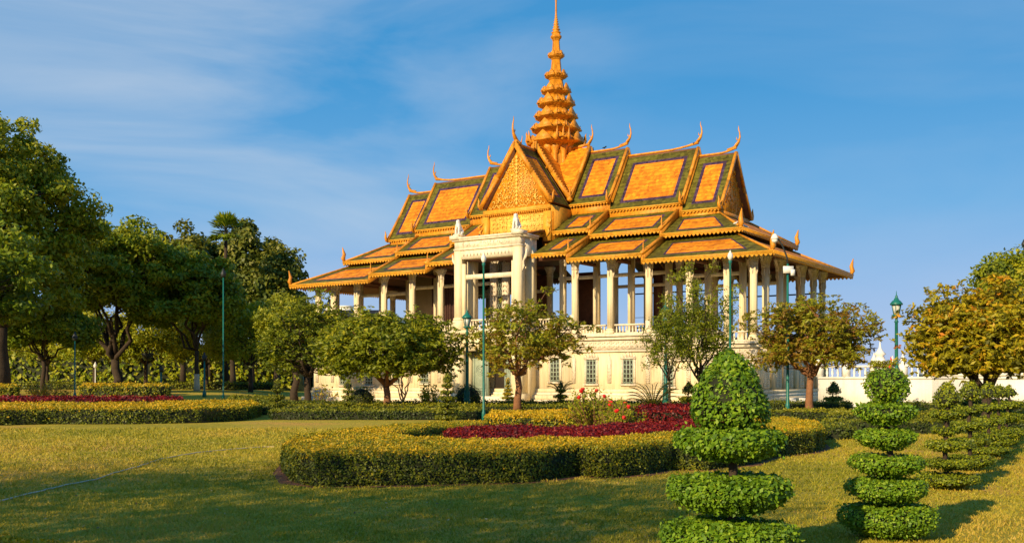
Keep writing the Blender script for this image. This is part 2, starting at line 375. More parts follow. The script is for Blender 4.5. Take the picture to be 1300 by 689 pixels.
for nm, xa, xb, H, e, u, bu in (('c', 0, xc, Hc, ec, uc, .7), ('0', xc, x0, H0, e0, u0, .62), ('1', x0, x1, H1, e1, u1, .78), ('2', x1, x2, H2, e2, u2, .66)):
    if nm == 'c': continue
    for s in (-1, 1):
        mb = MB(); A, B_ = (xa, xb) if s > 0 else (-xb, -xa)
        gable_roof(mb, A, B_, H, e, u, bu)
        r = mb.build('roof', ROOF, pav)
        g = MB()
        xe = s*xb
        barge(g, xe, H, e, u, s, wd=.22, ht=.26, teeth=False)
        if nm != '2': g.prism([(xe-s*.05, -e+.2, u), (xe-s*.05, e-.2, u), (xe-s*.05, 0, H-.2)], (s*.1,0,0), 0)
        # ridge capping with an upward sweep at its outer end
        n = 8; pts = []
        for i in range(n+1):
            t = i/n; x = s*(xa + (xb-xa)*t); pts.append((x, 0, H+.08+.35*max(0, (t-.55)/.45)**2))
        g.tube(pts, [.10]*(n)+[.15], 6, 0)
        chofa(g, (xe, 0, H+.35), (s, 0), 1.8)
        g.build('barge_board', [M['gold']], r)
        for sy in (-1, 1): f = MB(); fringe(f, (A, sy*(e+.02), u+.02), (B_, sy*(e+.02), u+.02), .12, .12, .30); f.build('eave_fringe', [M['gold_light']], r)
# end gable walls
for s in (-1, 1):
    g = MB(); xe = s*(x2-.55)
    g.prism([(xe, -e2+.3, u2-.1), (xe, e2-.3, u2-.1), (xe, 0, H2-.5)], (s*.12, 0, 0), 0)
    rr = random.Random(5)
    for k in range(120):
        z = u2 + rr.random()**1.6*(H2-u2-1.2); hw = (e2-.5)*(1-(z-u2)/(H2-u2)); y = rr.uniform(-1,1)*hw
        a = rr.uniform(0, 6.28); pts = [(xe+s*.14, y+.22*math.cos(a+t)*(1-t/5), z+.22*math.sin(a+t)*(1-t/5)) for t in (0,.8,1.6,2.4,3.2,4)]
        g.tube(pts, [.05,.05,.045,.04,.03,.02], 5, 0)
    g.box(min(xe, xe+s*.5), max(xe, xe+s*.5), -e2+.2, e2-.2, u2-.45, u2-.1, 0)
    g.build('gable_panel', [M['gold']], pav)

# --- crossing roof: four gables meeting under the spire
mb = MB(); g = MB()
for s in (-1, 1):
    for t_ in (-1, 1):
        pk = (0, 0, Hc); cn = (s*ec, t_*ec, uc)
        mb.add([pk, (s*ec, 0, Hc), cn], [(0,1,2)], 2); mb.add([pk, (0, t_*ec, Hc), cn], [(0,1,2)], 2)
r = mb.build('crossing_roof', ROOF, pav)
for s in (-1, 1):
    barge(g, s*ec, Hc, ec, uc, s, teeth=False, fin=False); barge(g, s*ec, Hc, ec, uc, s, teeth=True, axis='y', fin=False)
    g.prism([(s*(ec-.1), -ec+.2, uc), (s*(ec-.1), ec-.2, uc), (s*(ec-.1), 0, Hc-.2)], (s*.08,0,0), 0)
    chofa(g, (s*ec, 0, Hc+.2), (s, 0), 1.8)
    g.tube([(s*1.5,0,Hc+.05),(s*ec,0,Hc+.25)], .14, 6, 0)
for s in (-1, 1):
    for t_ in (-1, 1): spike(g, (s*(ec+.05), t_*(ec+.05), uc+.1), 1.2)
g.build('barge_board', [M['gold']], r)

# --- front and back arms
ya, Ha, ea, ua = 7.0, 20.75+Z0, 3.6, 15.4+Z0
for t_ in (-1, 1):
    mb = MB()
    for s in (-1, 1):
        a = (s*ea, t_*ya, ua); b = (s*ea, t_*xc, ua); c = (0, t_*xc, Ha); d = (0, t_*ya, Ha)
        roof_face(mb, a, b, c, d, .62, .22, .9, sag=.10)
    r = mb.build('roof', ROOF, pav)
    g = MB(); barge(g, t_*ya, Ha, ea, ua, t_, wd=.34, ht=.38, teeth=True, axis='y')
    chofa(g, (0, t_*ya, Ha+.3), (0, t_), 2.1); g.tube([(0, t_*xc, Ha+.06), (0, t_*(ya-1), Ha+.08), (0, t_*ya, Ha+.35)], [.14,.14,.18], 6, 0)
    g.build('barge_board', [M['gold']], r)
    # pediment
    g = MB(); yp = t_*(ya-.32)
    g.prism([(-ea+.25, yp, ua-.25), (ea-.25, yp, ua-.25), (0, yp, Ha-.35)], (0, -t_*.15, 0), 1)
    rr = random.Random(11)
    def curl(x, z, a, sc, w_=.055):
        for mx_ in (1, -1):
            pts = [(mx_*(x+sc*math.cos(a+q)*(1-q/7)), yp+t_*.04, z+sc*math.sin(a+q)*(1-q/7)) for q in (0,.8,1.6,2.4,3.2,4.0,4.8)]
            g.tube(pts, [w_,w_*1.1,w_,w_*.9,w_*.8,w_*.6,.01], 5, 0)
    for row in range(13):
        z = ua + .05 + row*.33; hw = (ea-.55)*(1-(z-ua+.3)/(Ha-ua))
        k = 0; x = .32
        while x < hw: curl(x, z+rr.uniform(-.06,.06), rr.uniform(0,6.28), rr.uniform(.15,.22)); x += .36
    for z in np.arange(ua, Ha-1.2, .34):      # central stem
        g.tube([(0, yp+t_*.02, z-.02), (0, yp+t_*.05, z+.17), (0, yp+t_*.02, z+.36)], [.10,.17,.08], 6, 0)
    # disc with standing figure emblem
    
    g.build('pediment', [M['gold_relief'], M['gold']], pav)
    g = MB()   # cornice under the pediment and the attic below it
    g.box(-ea+.05, ea-.05, min(yp+t_*.25, yp-t_*1.2), max(yp+t_*.25, yp-t_*1.2), ua-.62, ua-.25, 0)
    g.box(-ea+.15, ea-.15, min(yp+t_*.10, yp-t_*1.2), max(yp+t_*.10, yp-t_*1.2), ua-.85, ua-.622, 0)
    fringe(g, (-ea+.1, yp+t_*.28, ua-.58), (ea-.1, yp+t_*.28, ua-.58), .1, .12, .22)
    for s in (-1, 1):
        g.box(s*ea-.35-(s*.3), s*ea+.35-(s*.3), yp-.35, yp+.35, 12.0+Z0, ua-.85, 0)
        g.box(min(s*(ea-.25), s*(ea+.05)), max(s*(ea-.25), s*(ea+.05)), min(yp, t_*3.4), max(yp, t_*3.4), 12.0+Z0, ua-.30, 0)
        for q in (0,1,2):
            g.tube([(s*(ea-.3+.15*q), yp+t_*.4, 12.3+Z0+q*.5), (s*(ea+.05+.1*q), yp+t_*.5, 12.7+Z0+q*.5), (s*(ea-.2), yp+t_*.35, 13.2+Z0+q*.4)], [.05,.12,.04], 6, 0)
    g.build('attic_frame', [M['gold_light']], pav)
    g = MB(); g.box(-ea+.6, ea-.6, min(yp, yp-t_*.12), max(yp, yp-t_*.12), 12.4+Z0, ua-.85, 0)
    for x in np.arange(.25, ea-.7, .4):
        for z in np.arange(12.75+Z0, ua-.95, .4):
            for mx_ in (1,-1):
                a = rr.uniform(0, 6.28)
                g.tube([(mx_*(x+.17*math.cos(a+q)*(1-q/7)), yp+t_*.03, z+.17*math.sin(a+q)*(1-q/7)) for q in (0,1,2,3,4)], [.05,.05,.045,.035,.01], 5, 0)
    g.build('attic_panel', [M['gold_relief']], pav)
    # lean-to roof from the attic down to the portico top
    mb = MB(); roof_face(mb, (-ea, t_*10.5, 12.2+Z0), (ea, t_*10.5, 12.2+Z0), (ea-.5, t_*(ya-.3), 13.0+Z0), (-ea+.5, t_*(ya-.3), 13.0+Z0), .3, .15, .3)
    r = mb.build('roof', ROOF, pav)

# --- gold beam under the upper eaves
g = MB()
for s in (-1, 1):
    for (a, b, z) in ((xc, x0, u0), (x0, x1, u1), (x1, x2-.5, u2)):
        for t_ in (-1, 1):
            A, B_ = sorted((s*a, s*b)); y_ = t_*3.3
            g = MB(); g.box(A, B_, y_-.1, y_+.1, z-1.1, z+.1, 0); g.build('clerestory_beam', [M['gold']], pav)

# --- skirt roofs, two tiers
SX = [7.38, 14.02]; syo = 6.8; sxo = 20.9; sz = [12.69+Z0, 12.11+Z0, 11.65+Z0]
TX = [7.36, 14.18]; tyo = 10.45; txo = 24.69; tz = [10.33+Z0, 9.74+Z0, 9.21+Z0]
def skirt(tier):
    if tier == 0: XS, yo, xo, zo, yi, xi, zi = SX, syo, sxo, sz, 3.35, 17.75, [u0-.80, u1-.55, u2-.40]
    else: XS, yo, xo, zo, yi, xi, zi = TX, tyo, txo, tz, 6.1, 20.25, [sz[0]-.35, sz[1]-.35, sz[2]-.35]
    bd = .66 if tier == 0 else .98; bb = .2
    for s in (-1, 1):
        for t_ in (-1, 1):
            segs = [(3.75, XS[0], XS[0]), (XS[0], XS[1], XS[1]), (XS[1], xi, xo)]
            for k, (a, bi, bo) in enumerate(segs):
                if tier == 1 and k == 0: a = 3.9
                if t_ == 1 and k == 0: pass
                mb = MB()
                roof_face(mb, (s*a, t_*yo, zo[k]), (s*bo, t_*yo, zo[k]), (s*bi, t_*yi, zi[k]), (s*a, t_*yi, zi[k]), (1.5 if k == 2 else 1.1)*(1 if tier else .8), bb, bd, thick=.14)
                r = mb.build('roof', ROOF, pav)
                f = MB(); p_, q_ = (s*a, t_*(yo+.02), zo[k]+.03), (s*bo, t_*(yo+.02), zo[k]+.03)
                fringe(f, p_, q_, .22, .17, .34)
                f.build('eave_fringe', [M['gold_light']], r)
                g = MB()
                if k < 2:
                    g.bar((s*bo, t_*(yi-.1), zi[k]+.02), (s*bo, t_*(yo+.06), zo[k]+.0), .24, .26, 0, off=-.12)
                    g.prism([(s*bo-.08, t_*yi, zi[k]-.05), (s*bo-.08, t_*yo, zo[k]-.05), (s*bo-.08, t_*(yo-.0), zo[k+1]-.3), (s*bo-.08, t_*yi, zi[k+1]-.1)], (.16, 0, 0), 0)
                    spike(g, (s*bo, t_*(yo-.25), zo[k]+.2), 1.0, r=.07)
                else:
                    g.bar((s*xi, t_*yi, zi[k]), (s*xo, t_*yo, zo[k]), .16, .16, 0, off=-.04)
                    g.tube([(s*(xo-.1), t_*(yo-.1), zo[k]), (s*xo, t_*yo, zo[k]+.4), (s*(xo-.08), t_*(yo-.08), zo[k]+.8), (s*(xo+.05), t_*(yo+.05), zo[k]+1.5)], [.12,.22,.18,.03], 6, 0)
                g.build('hip_capping', [M['gold']], r)
        mb = MB()
        roof_face(mb, (s*xo, -yo, zo[2]), (s*xo, yo, zo[2]), (s*xi, yi, zi[2]), (s*xi, -yi, zi[2]), 1.6, bb, bd, thick=.14)
        r = mb.build('roof', ROOF, pav)
        f = MB(); fringe(f, (s*(xo+.02), -yo, zo[2]+.03), (s*(xo+.02), yo, zo[2]+.03), .22, .17, .34); f.build('eave_fringe', [M['gold_light']], r)
skirt(0); skirt(1)

# --- spire
A_ = 0.0
plan = []
q1 = [(1,-.34),(1,.34),(.86,.34),(.86,.56),(.72,.56),(.72,.72),(.56,.72),(.56,.86),(.34,.86)]
for k in range(4):
    c, s = round(math.cos(k*math.pi/2)), round(math.sin(k*math.pi/2))
    plan += [(x*c-y*s, x*s+y*c) for x, y in q1]
def zy(py): return (HY-py)*95/FP + Z0
def rp(r): return r*95/FP/1.12
g = MB()
prof = [(rp(22), zy(262)), (rp(22), zy(200)), (rp(20), zy(198)), (rp(20), zy(190))]
tiers = [(187,176,33,38),(170,160,29,32.5),(154,144,24,28),(138,127,20,24.5),(121,112,15,19.5),(101,92,12,15),(75,67,8.2,10.8),(51,42,6.2,7.4)]
g.loft(plan, [(a, z) for a, z in prof], m=0)
for i, (yb_, yt, rb, rc) in enumerate(tiers):
    z0_, z1_ = zy(yb_), zy(yt); h_ = z1_-z0_
    nxt = tiers[i+1][2] if i+1 < len(tiers) else 5
    yn = tiers[i+1][0] if i+1 < len(tiers) else 40
    g.loft(plan, [(rp(rb)*.70, z0_-h_*.30), (rp(rb)*.86, z0_-.02), (rp(rb)*.90, z0_+h_*.10), (rp(rc), z0_+h_*.26), (rp(rc)*1.03, z0_+h_*.34), (rp(rc)*1.03, z0_+h_*.50), (rp(rc)*.86, z0_+h_*.56), (rp(rc)*.84, z0_+h_*.64), (rp(nxt)*.94, z1_), (rp(nxt)*.72, zy(yn)+.02)], m=0)
    if i < 7:   # triangular antefixes on each face and corner spikes
        hh = h_*(1.05 if i < 5 else .8)
        for k in range(4):
            c, s = round(math.cos(k*math.pi/2)), round(math.sin(k*math.pi/2))
            rot = lambda x, y: (x*c-y*s, x*s+y*c)
            rr_ = rp(rc)
            for off, dp, sc in ((0, 1.0, 1.0), (.52, .87, .66), (-.52, .87, .66)):
                x_ = rr_*dp; w2 = rr_*.42*sc; yy = off*rr_; zb = z0_+h_*.45
                pl = [rot(x_, yy-w2), rot(x_, yy+w2), rot(x_-.06, yy)]
                g.prism([(*pl[0], zb), (*pl[1], zb), (*rot(x_-.12, yy), zb+hh*sc)], (*rot(-.16, 0), 0), 0)
            for ox, oy in ((.88,.58),(.58,.88)):
                p_ = rot(ox*rr_, oy*rr_); spike(g, (*p_, z0_+h_*.45), hh*.55, r=.06 if i < 4 else .04)
    if i == 0:
        for k in range(4):     # corner naga clusters
            a = k*math.pi/2+math.pi/4
            for q in (-.22, 0, .22):
                p_ = (math.cos(a+q)*rp(rc)*1.02, math.sin(a+q)*rp(rc)*1.02); flame(g, (*p_, z0_+.2), (math.cos(a), math.sin(a)), 1.1)
# engaged colonnettes on the drum
for k in range(4):
    c, s = round(math.cos(k*math.pi/2)), round(math.sin(k*math.pi/2))
    for off, dp in ((0,1.0),(.45,.86),(-.45,.86)):
        x, y = rp(21)*dp, off*rp(21); g.lathe([(.34,zy(262)),(.26,zy(215)),(.24,zy(200)),(.40,zy(192)),(.50,zy(187))], (x*c-y*s, x*s+y*c, 0), 8, 0)
prof = []
for i, (y_, r_) in enumerate([(42,6.3),(38,5.3),(34.5,4.2),(31,3.6),(28,3.0),(25,2.5),(22,2.0),(19.5,1.6)]):
    prof += [(rp(r_*.75), zy(y_+1.2)), (rp(r_*1.12), zy(y_)), (rp(r_*.72), zy(y_-1.3))]
prof += [(rp(1.5), zy(16)), (rp(1.2), zy(4)), (rp(1.5), zy(2)), (rp(.6), zy(-6)), (.01, zy(-16))]
g.lathe(prof, (0,0,0), 12, 0)
g.build('spire', [M['gold']], pav)

# --- storeys: floor levels step down to both ends
F0, F1, F2 = 4.27+Z0, 3.60+Z0, 2.80+Z0
cxs = [7.09, 10.44, 13.9, 17.38, 20.46, 22.55]
cyv = 8.59; cys = [8.59, 6.0, 2.75]
WH = M['cream']
b = MB()
for s in (-1, 1):
    def bx(a, c_, y, z0_, z1_, m=0):
        A, B_ = sorted((s*a, s*c_)); b.box(A, B_, -y, y, z0_, z1_, m)
    if s == 1: b.box(-6.9, 6.9, -8.85, 8.85, .0, F0, 0)
    bx(6.9, 14.2, 8.8, .0, F1); bx(14.2, 22.85, 8.75, .0, F2)
b.build('ground_floor_wall', [WH], pav)
def course(nm, zrel, h, out, m, both=None):
    """moulded band wrapped round each floor block, zrel = z below that block's floor (or absolute if both)"""
    g = MB()
    for (a, c_, y, F_) in ((-6.9, 6.9, 8.85, F0), (6.9, 14.2, 8.8, F1), (-14.2, -6.9, 8.8, F1), (14.2, 22.85, 8.75, F2), (-22.85, -14.2, 8.75, F2)):
        z = both if both is not None else F_-zrel
        e_ = out
        for sy in (-1, 1):
            y0_, y1_ = sorted((sy*y, sy*(y+e_))); g.box(a-(e_ if a <= -22 or (a == 14.2 and False) else 0), c_+(e_ if c_ > 22 else 0), y0_, y1_, z, z+h, 0)
        if c_ > 22: g.box(c_, c_+e_, -y, y, z, z+h, 0)
        if a < -22: g.box(a-e_, a, -y, y, z, z+h, 0)
    return g.build(nm, [m], pav)
course('floor_cornice', .22, .20, .40, M['stone']); course('floor_cornice', .48, .22, .24, M['stone'])
course('carved_frieze', 1.28, .72, .07, M['carved']); course('frieze_moulding', 1.46, .14, .16, M['stone'])
course('plinth_step', 0, .50, .95, M['stone'], both=.0); course('plinth_step', 0, .38, .65, M['cream'], both=.505)
course('plinth_step', 0, .22, .38, M['stone'], both=.89); course('plinth_step', 0, .30, .22, M['cream'], both=1.115)
for (a, c_, y, F_) in ((-6.9,6.9,8.93,F0),(6.9,14.2,8.88,F1),(-14.2,-6.9,8.88,F1),(14.2,22.85,8.83,F2),(-22.85,-14.2,8.83,F2)):
    x = a+.3; g = MB()
    while x < c_-.2:
        for i in range(2):
            zz = F_-1.08+i*.32; g.tube([(x-.16, -y, zz), (x-.05, -y, zz+.14), (x+.1, -y, zz+.1), (x+.14, -y, zz-.04), (x+.02, -y, zz-.08)], [.03,.04,.045,.04,.02], 5, 0)
        x += .42
    g.build('frieze_relief', [M['stone']], pav)
# interior floors
g = MB()
g.box(-6.9, 6.9, -9.1, 9.1, F0+.002, F0+.02, 0)
g.build('floor', [M['path']], pav)

# columns
def column(x, y, f, top, w_=.43, m='pillar'):
    g = MB(); h = top-f
    g.cbox((x,y,f), w_*1.5, w_*1.5, .28); g.cbox((x,y,f+.28), w_*1.25, w_*1.25, .16)
    g.cbox((x,y,f+.44), w_, w_, h-.44-1.0)
    for dx, dy in ((1,0),(-1,0),(0,1),(0,-1)):     # raised pilaster strip on each face
        g.cbox((x+dx*w_*.5, y+dy*w_*.5, f+.7), w_*(.55 if dx == 0 else .06), w_*(.55 if dy == 0 else .06), h-2.0)
    o = g.build('column', [M[m]], pav)
    c = MB(); z = top-1.0
    sq = [(-.5,-.5),(.5,-.5),(.5,.5),(-.5,.5)]
    c.loft(sq, [(w_*1.02, z), (w_*1.15, z+.08), (w_*1.02, z+.16), (w_*1.05, z+.40), (w_*1.55, z+.74), (w_*1.75, z+.80), (w_*1.75, z+1.0)], (x, y, 0), 0)
    for dx, dy in ((1,0),(-1,0),(0,1),(0,-1)):
        px_, py_ = x+dx*w_*.55, y+dy*w_*.55
        c.tube([(px_, py_, z-.75), (px_+dx*.06, py_+dy*.06, z-.45), (px_+dx*.05, py_+dy*.05, z-.1), (px_+dx*.08, py_+dy*.08, z+.35), (px_+dx*.24, py_+dy*.24, z+.72)], [.02,.05,.03,.05,.05], 6, 0)
    c.build('capital', [M['carved']], o)
def Ft(x): return F1 if abs(x) < 14.0 else F2
def top_(x): return (10.0 if abs(x) < 14.0 else 9.55)+Z0
for s in (-1, 1):
    for i, x in enumerate(cxs):
        f = F1 if i < 3 else F2
        for sy in (-1, 1): column(s*x, sy*cyv, f, top_(x) if i != 2 else 9.75+Z0)
    for y in cys[1:]:
        for sy in (-1, 1): column(s*22.55, sy*y, F2, 9.55+Z0)
    for x in (3.7, 7.09, 10.44, 13.9, 17.38, 20.3):
        for sy in (-1, 1): column(s*x, sy*4.9, (F0 if x < 7 else Ft(x)), (11.2 if x < 14 else 10.6)+Z0, .46)
# entablature + tie beams
for s in (-1, 1):
    for (a, c_, zt) in ((3.3, 14.0, 10.0+Z0), (14.0, 22.8, 9.55+Z0)):
        A, B_ = sorted((s*a, s*c_))
        for sy in (-1, 1):
            g = MB(); g.box(A, B_, sy*cyv-.2, sy*cyv+.2, zt, zt+.40, 0); g.build('entablature', [M['soffit']], pav)
            if c_ > 20: A, B_ = sorted((s*a, s*20.2))
            g2 = MB(); g2.box(A, B_, sy*4.9-.2, sy*4.9+.2, zt+1.05, zt+1.5, 0); g2.build('entablature', [M['soffit']], pav)
            k = MB(); k.box(A, B_, sy*4.9-.12, sy*4.9+.12, zt-1.35, zt-1.05, 0); k.build('tie_beam', [M['stone']], pav)
            A, B_ = sorted((s*a, s*c_))
        if c_ > 20: g = MB(); g.box(min(s*22.35, s*22.75), max(s*22.35, s*22.75), -8.38, 8.38, zt+.004, zt+.38, 0); g.build('entablature', [M['soffit']], pav)
    for x in cxs[:5]:
        for sy in (-1, 1): k = MB(); k.box(s*x-.1, s*x+.1, min(sy*5.1, sy*8.3), max(sy*5.1, sy*8.3), top_(x)-.40, top_(x)-.10, 0); k.build('tie_beam', [M['soffit']], pav)
# ceiling of the main hall
g = MB(); g.box(-19.8, 19.8, -4.9, 4.9, 11.3+Z0, 11.45+Z0, 0); g.build('hall_ceiling', [M['soffit']], pav)
# inner partitions at the left, dark curtain
g = MB(); g.box(-19.7, -12.0, 2.2, 2.4, F2, 10.9+Z0, 0); g.box(-12.0,-11.8,-3,2.4,F1,10.9+Z0,0); g.build('partition_wall', [M['beige']], pav)
g = MB()
for i in range(22):
    x = -11.2+i*.17; g.lathe([(.11, F1+.02), (.09, 8+Z0), (.10, 10.1+Z0)], (x, -4.6+.06*math.sin(i*2.3), 0), 6, 0)
g.build('curtain', [M['curtain']], pav)
g = MB()
for (a, c_) in ((-11.6,-9.7),(-7.4,-4.3),(-.9,1.6),(7.4,8.3)): g = MB(); g.box(a, c_, 5.6, 5.8, F0, 10.5+Z0, 0); g.build('back_dark_panel', [M['soffit']], pav)  # dark panels added so the hall behind the columns looks dim

# carved screen posts behind the portico
g = MB()
for x in (-2.2, -.9):
    g.box(x-.32, x+.32, -7.3, -6.9, F0, 10.3+Z0, 0)
    for q in range(14): g.tube([(x-.2, -7.33, F0+.5+q*.42), (x, -7.42, F0+.7+q*.42), (x+.2, -7.33, F0+.5+q*.42)], .04, 5, 0)
g.build('screen_post', [M['carved']], pav)
g = MB()
for q in range(8):
    z = F0+.2+q*.75
    for i in range(3):
        xx = -1.75+i*.2
        g.tube([(xx, -7.1, z), (xx+.10, -7.1, z+.25), (xx-.05, -7.1, z+.5), (xx+.02, -7.1, z+.72)], .03, 5, 0)
g.build('lattice_screen', [M['grille']], pav)
# slim glazing frames in the back bays on the right
g = MB()
bays = [(cxs[i]+.3, cxs[i+1]-.3) for i in range(5)] + [(4.0, 6.8)]
for a, c_ in bays:
    f = F1 if a < 13.8 else F2; t_ = 9.9+Z0
    for z in (f+.9, f+2.4, f+4.7): g.box(a, c_, 8.55, 8.62, z, z+(.04 if z < f+4 else .13), 0)
    g.box((a+c_)/2-.03, (a+c_)/2+.03, 8.552, 8.618, f, t_, 0)
g.build('glazing_frame', [M['black']], pav)
# balustrades
def balustrade(xa, xb, y, f, axis='x', h=.80):
    g = MB(); L = xb-xa; n = max(2, int(L/.27))
    if axis == 'x': g.box(xa, xb, y-.14, y+.14, f, f+.12, 0); g.box(xa, xb, y-.15, y+.15, f+h-.13, f+h, 0)
    else: g.box(y-.14, y+.14, xa, xb, f, f+.12, 0); g.box(y-.15, y+.15, xa, xb, f+h-.13, f+h, 0)
    for i in range(n):
        t_ = xa+L*(i+.5)/n; c = (t_, y, f+.12) if axis == 'x' else (y, t_, f+.12)
        g.lathe([(.07,0),(.05,.06),(.085,.20),(.05,.40),(.045,.45),(.07,h-.25)], c, 6, 0)
    g.build('balustrade', [M['stone']], pav)
for sy in (-1, 1):
    for s in (-1, 1):
        A, B_ = sorted((s*3.6, s*6.7)); balustrade(A, B_, sy*8.7, F0)
        for i in range(5):
            a, c_ = sorted((s*(cxs[i]+.42), s*(cxs[i+1]-.42))); balustrade(a, c_, sy*8.62, F1 if i < 2 else F2)
for s in (-1, 1):
    for a, c_ in ((-8.2,-6.4),(-5.6,-3.15),(-2.35,2.35),(3.15,5.6),(6.4,8.2)): balustrade(a, c_, s*22.6, F2, 'y')
g = MB()
for s in (-1, 1):
    for sy in (-1, 1):
        for x, f in ((6.9, F0), (13.9, F1), (14.35, F2)): g = MB(); g.cbox((s*x, sy*8.66, f-.1), .40, .42, 1.1); g.build('balustrade_pier', [M['stone']], pav)

# ground-floor windows and lancet niches
def window(x, y, z0_, z1_, w_=.95, sy=-1, axis='x'):
    T = (lambda a, b_, z: (a, b_, z)) if axis == 'x' else (lambda a, b_, z: (b_, a, z))
    def bx(g_, a0, a1, d0, d1, za, zb):
        p, q = T(a0, y+sy*d0, za), T(a1, y+sy*d1, zb)
        g_.box(min(p[0],q[0]), max(p[0],q[0]), min(p[1],q[1]), max(p[1],q[1]), za, zb, 0)
    g = MB(); bx(g, x-w_/2-.16, x-w_/2, 0, .10, z0_-.1, z1_+.1); bx(g, x+w_/2, x+w_/2+.16, 0, .10, z0_-.1, z1_+.1)
    bx(g, x-w_/2-.22, x+w_/2+.22, 0, .18, z0_-.25, z0_-.10); bx(g, x-w_/2-.20, x+w_/2+.20, 0, .15, z1_+.1, z1_+.22)
    for t_ in (-2,-1,0,1,2):
        xx = x+t_*.27; hh = .62-.16*abs(t_)
        p = [T(xx-.16, y+sy*.02, z1_+.22), T(xx+.16, y+sy*.02, z1_+.22), T(xx, y+sy*.02, z1_+.22+hh)]
        g.prism(p, Vector(T(0, sy*.08, 0))-Vector(T(0,0,0)), 0)
    o = g.build('window', [M['carved']], pav)
    g = MB(); bx(g, x-w_/2, x+w_/2, 0.0, .02, z0_-.1, z1_+.1); g.build('pane', [M['dark']], o)
    g = MB()
    for t_ in (-.5,-.17,.17,.5): bx(g, x+t_*w_*.86-.035, x+t_*w_*.86+.035, .03, .07, z0_-.1, z1_+.1)
    for q in range(6):
        zz = z0_+(z1_-z0_)*(q+.0)/5; bx(g, x-w_/2, x+w_/2, .035, .065, zz-.03, zz+.03)
        if q < 5:
            for t_ in (-.33, .33):
                ring = [Vector(T(x+t_*w_+.12*math.cos(a), y+sy*.05, zz+.2+.17*math.sin(a))) for a in np.linspace(0, 6.28, 9)]
                g.tube(ring, .022, 4, 0)
    g.build('grille', [M['grille']], o)
for s in (-1, 1):
    for i in range(4):
        xm = (cxs[i]+cxs[i+1])/2; window(s*xm, -8.8 if i < 2 else -8.75, 1.95 if i < 2 else 1.75, 3.75 if i < 2 else 3.2)
    window(s*5.3, -8.85, 2.1, 3.9)
for s in (-1, 1):
    for x in cxs:
        g = MB(); y = -8.8 if x < 14 else -8.75; zt = 4.3 if x < 14 else 3.6
        g.prism([(s*x-.17, y, 1.9), (s*x+.17, y, 1.9), (s*x+.2, y, zt-.5), (s*x, y, zt), (s*x-.2, y, zt-.5)], (0, -.07, 0), 0)
        g.build('lancet_panel', [M['carved']], pav)
# right-hand end: pilasters and louvred shutters
for s in (-1, 1):
    for y in (-8.4,-5.6,-2.9,0,2.9,5.6,8.4): g = MB(); g.box(min(s*22.85, s*23.1), max(s*22.85, s*23.1), y-.28, y+.28, 1.42, F2-1.28, 0); g.build('pilaster', [M['cream']], pav)
    for y in (-7.0,-4.2,-1.45,1.45):
        g = MB(); A, B_ = sorted((s*22.85, s*22.95)); g.box(A, B_, y-.75, y+.75, 1.45, 3.5, 0)
        for sg in (-1, 1):
            for q in range(12): g.box(min(s*22.95, s*23.0), max(s*22.95, s*23.0), y+sg*.36-.28, y+sg*.36+.28, 1.6+q*.15, 1.68+q*.15, 0)
        g.build('shutter', [M['stone']], pav)

# --- white portico
px0, px1 = 2.74, 3.40
YF, YB = -11.45, -9.0
pt = MB()
for s in (-1, 1):
    A, B_ = sorted((s*px0, s*px1))
    pt.box(A, B_, YF, YF+.85, F0-.1, 11.15+Z0, 0); pt.box(A-.10, B_+.10, YF-.10, YF+.95, F0-.1, F0+.75, 0)
    pt.box(A-.06, B_+.06, YF-.06, YF+.91, F0+.76, F0+.95, 0)
    a2, b2 = sorted((s*(px0-.30), s*px0)); pt.box(a2, b2, YF+.22, YF+.6, F0, 9.9+Z0, 0)
    pt.box(A, B_, YF+1.9, YB+.2, F0-.1, 11.15+Z0, 0)
    # piers of the ground storey
    pt.box(A-.12, B_+.12, YF-.12, YF+1.1, 0, F0-.45, 0); pt.box(A-.25, B_+.25, YF-.25, YF+1.2, 0, 1.0, 0)
    pt.box(A-.05, B_+.05, YF+1.12, -8.86, 0, F0-.45, 0)
pt.box(-px1-.3, px1+.3, YF-.3, -8.9, F0-.44, F0-.16, 0); pt.box(-px1-.15, px1+.15, YF-.15, -8.9, F0-.155, F0-.101, 0)
pt.box(-px0+.1, px0-.1, YF, YF+.8, F0-1.9, F0-.45, 0)
o = pt.build('portico', [M['pillar']], pav)
g = MB()     # entablature with relief
zc = 10.30+Z0
g.box(-px1+.02, px1-.02, YF+.06, YF+.80, zc, zc+.75, 0); g.box(-px1-.05, px1+.05, YF-.05, YF+.9, zc+.752, zc+.90, 0)
g.box(-px1+.01, px1-.01, YF+.04, YF+.82, zc+.902, zc+1.55, 0)
g.box(-px1-.15, px1+.15, YF-.15, -8.7, zc+1.552, zc+1.70, 0); g.box(-px1-.22, px1+.22, YF-.22, -8.7, zc+1.702, zc+1.86, 0)
for s in (-1, 1): 
    A, B_ = sorted((s*(px0+.05), s*(px1-.05))); g.box(A, B_, YF+.9, -8.7, zc, zc+1.55, 0)
    A, B_ = sorted((s*(px0-.12), s*(px1+.45))); g.box(A+.15, B_-.15, YF-.30, YF+.75, zc+1.703, zc+2.05, 0)
g.build('entablature', [M['stone']], o)
g = MB(); rr = random.Random(3)
for x in np.arange(-2.4, 2.5, .36):
    a = rr.uniform(0, 6); g.tube([(x+.16*math.cos(a+q)*(1-q/6), YF+.03, zc+1.22+.2*math.sin(a+q)*(1-q/6)) for q in (0,1,2,3,4)], [.04,.045,.04,.03,.01], 5, 0)
    g.lathe([(.05,0),(.04,.1),(.01,.22)], (x, YF+.01, zc+.25), 5, 0)
g.build('entablature_relief', [M['carved']], o)
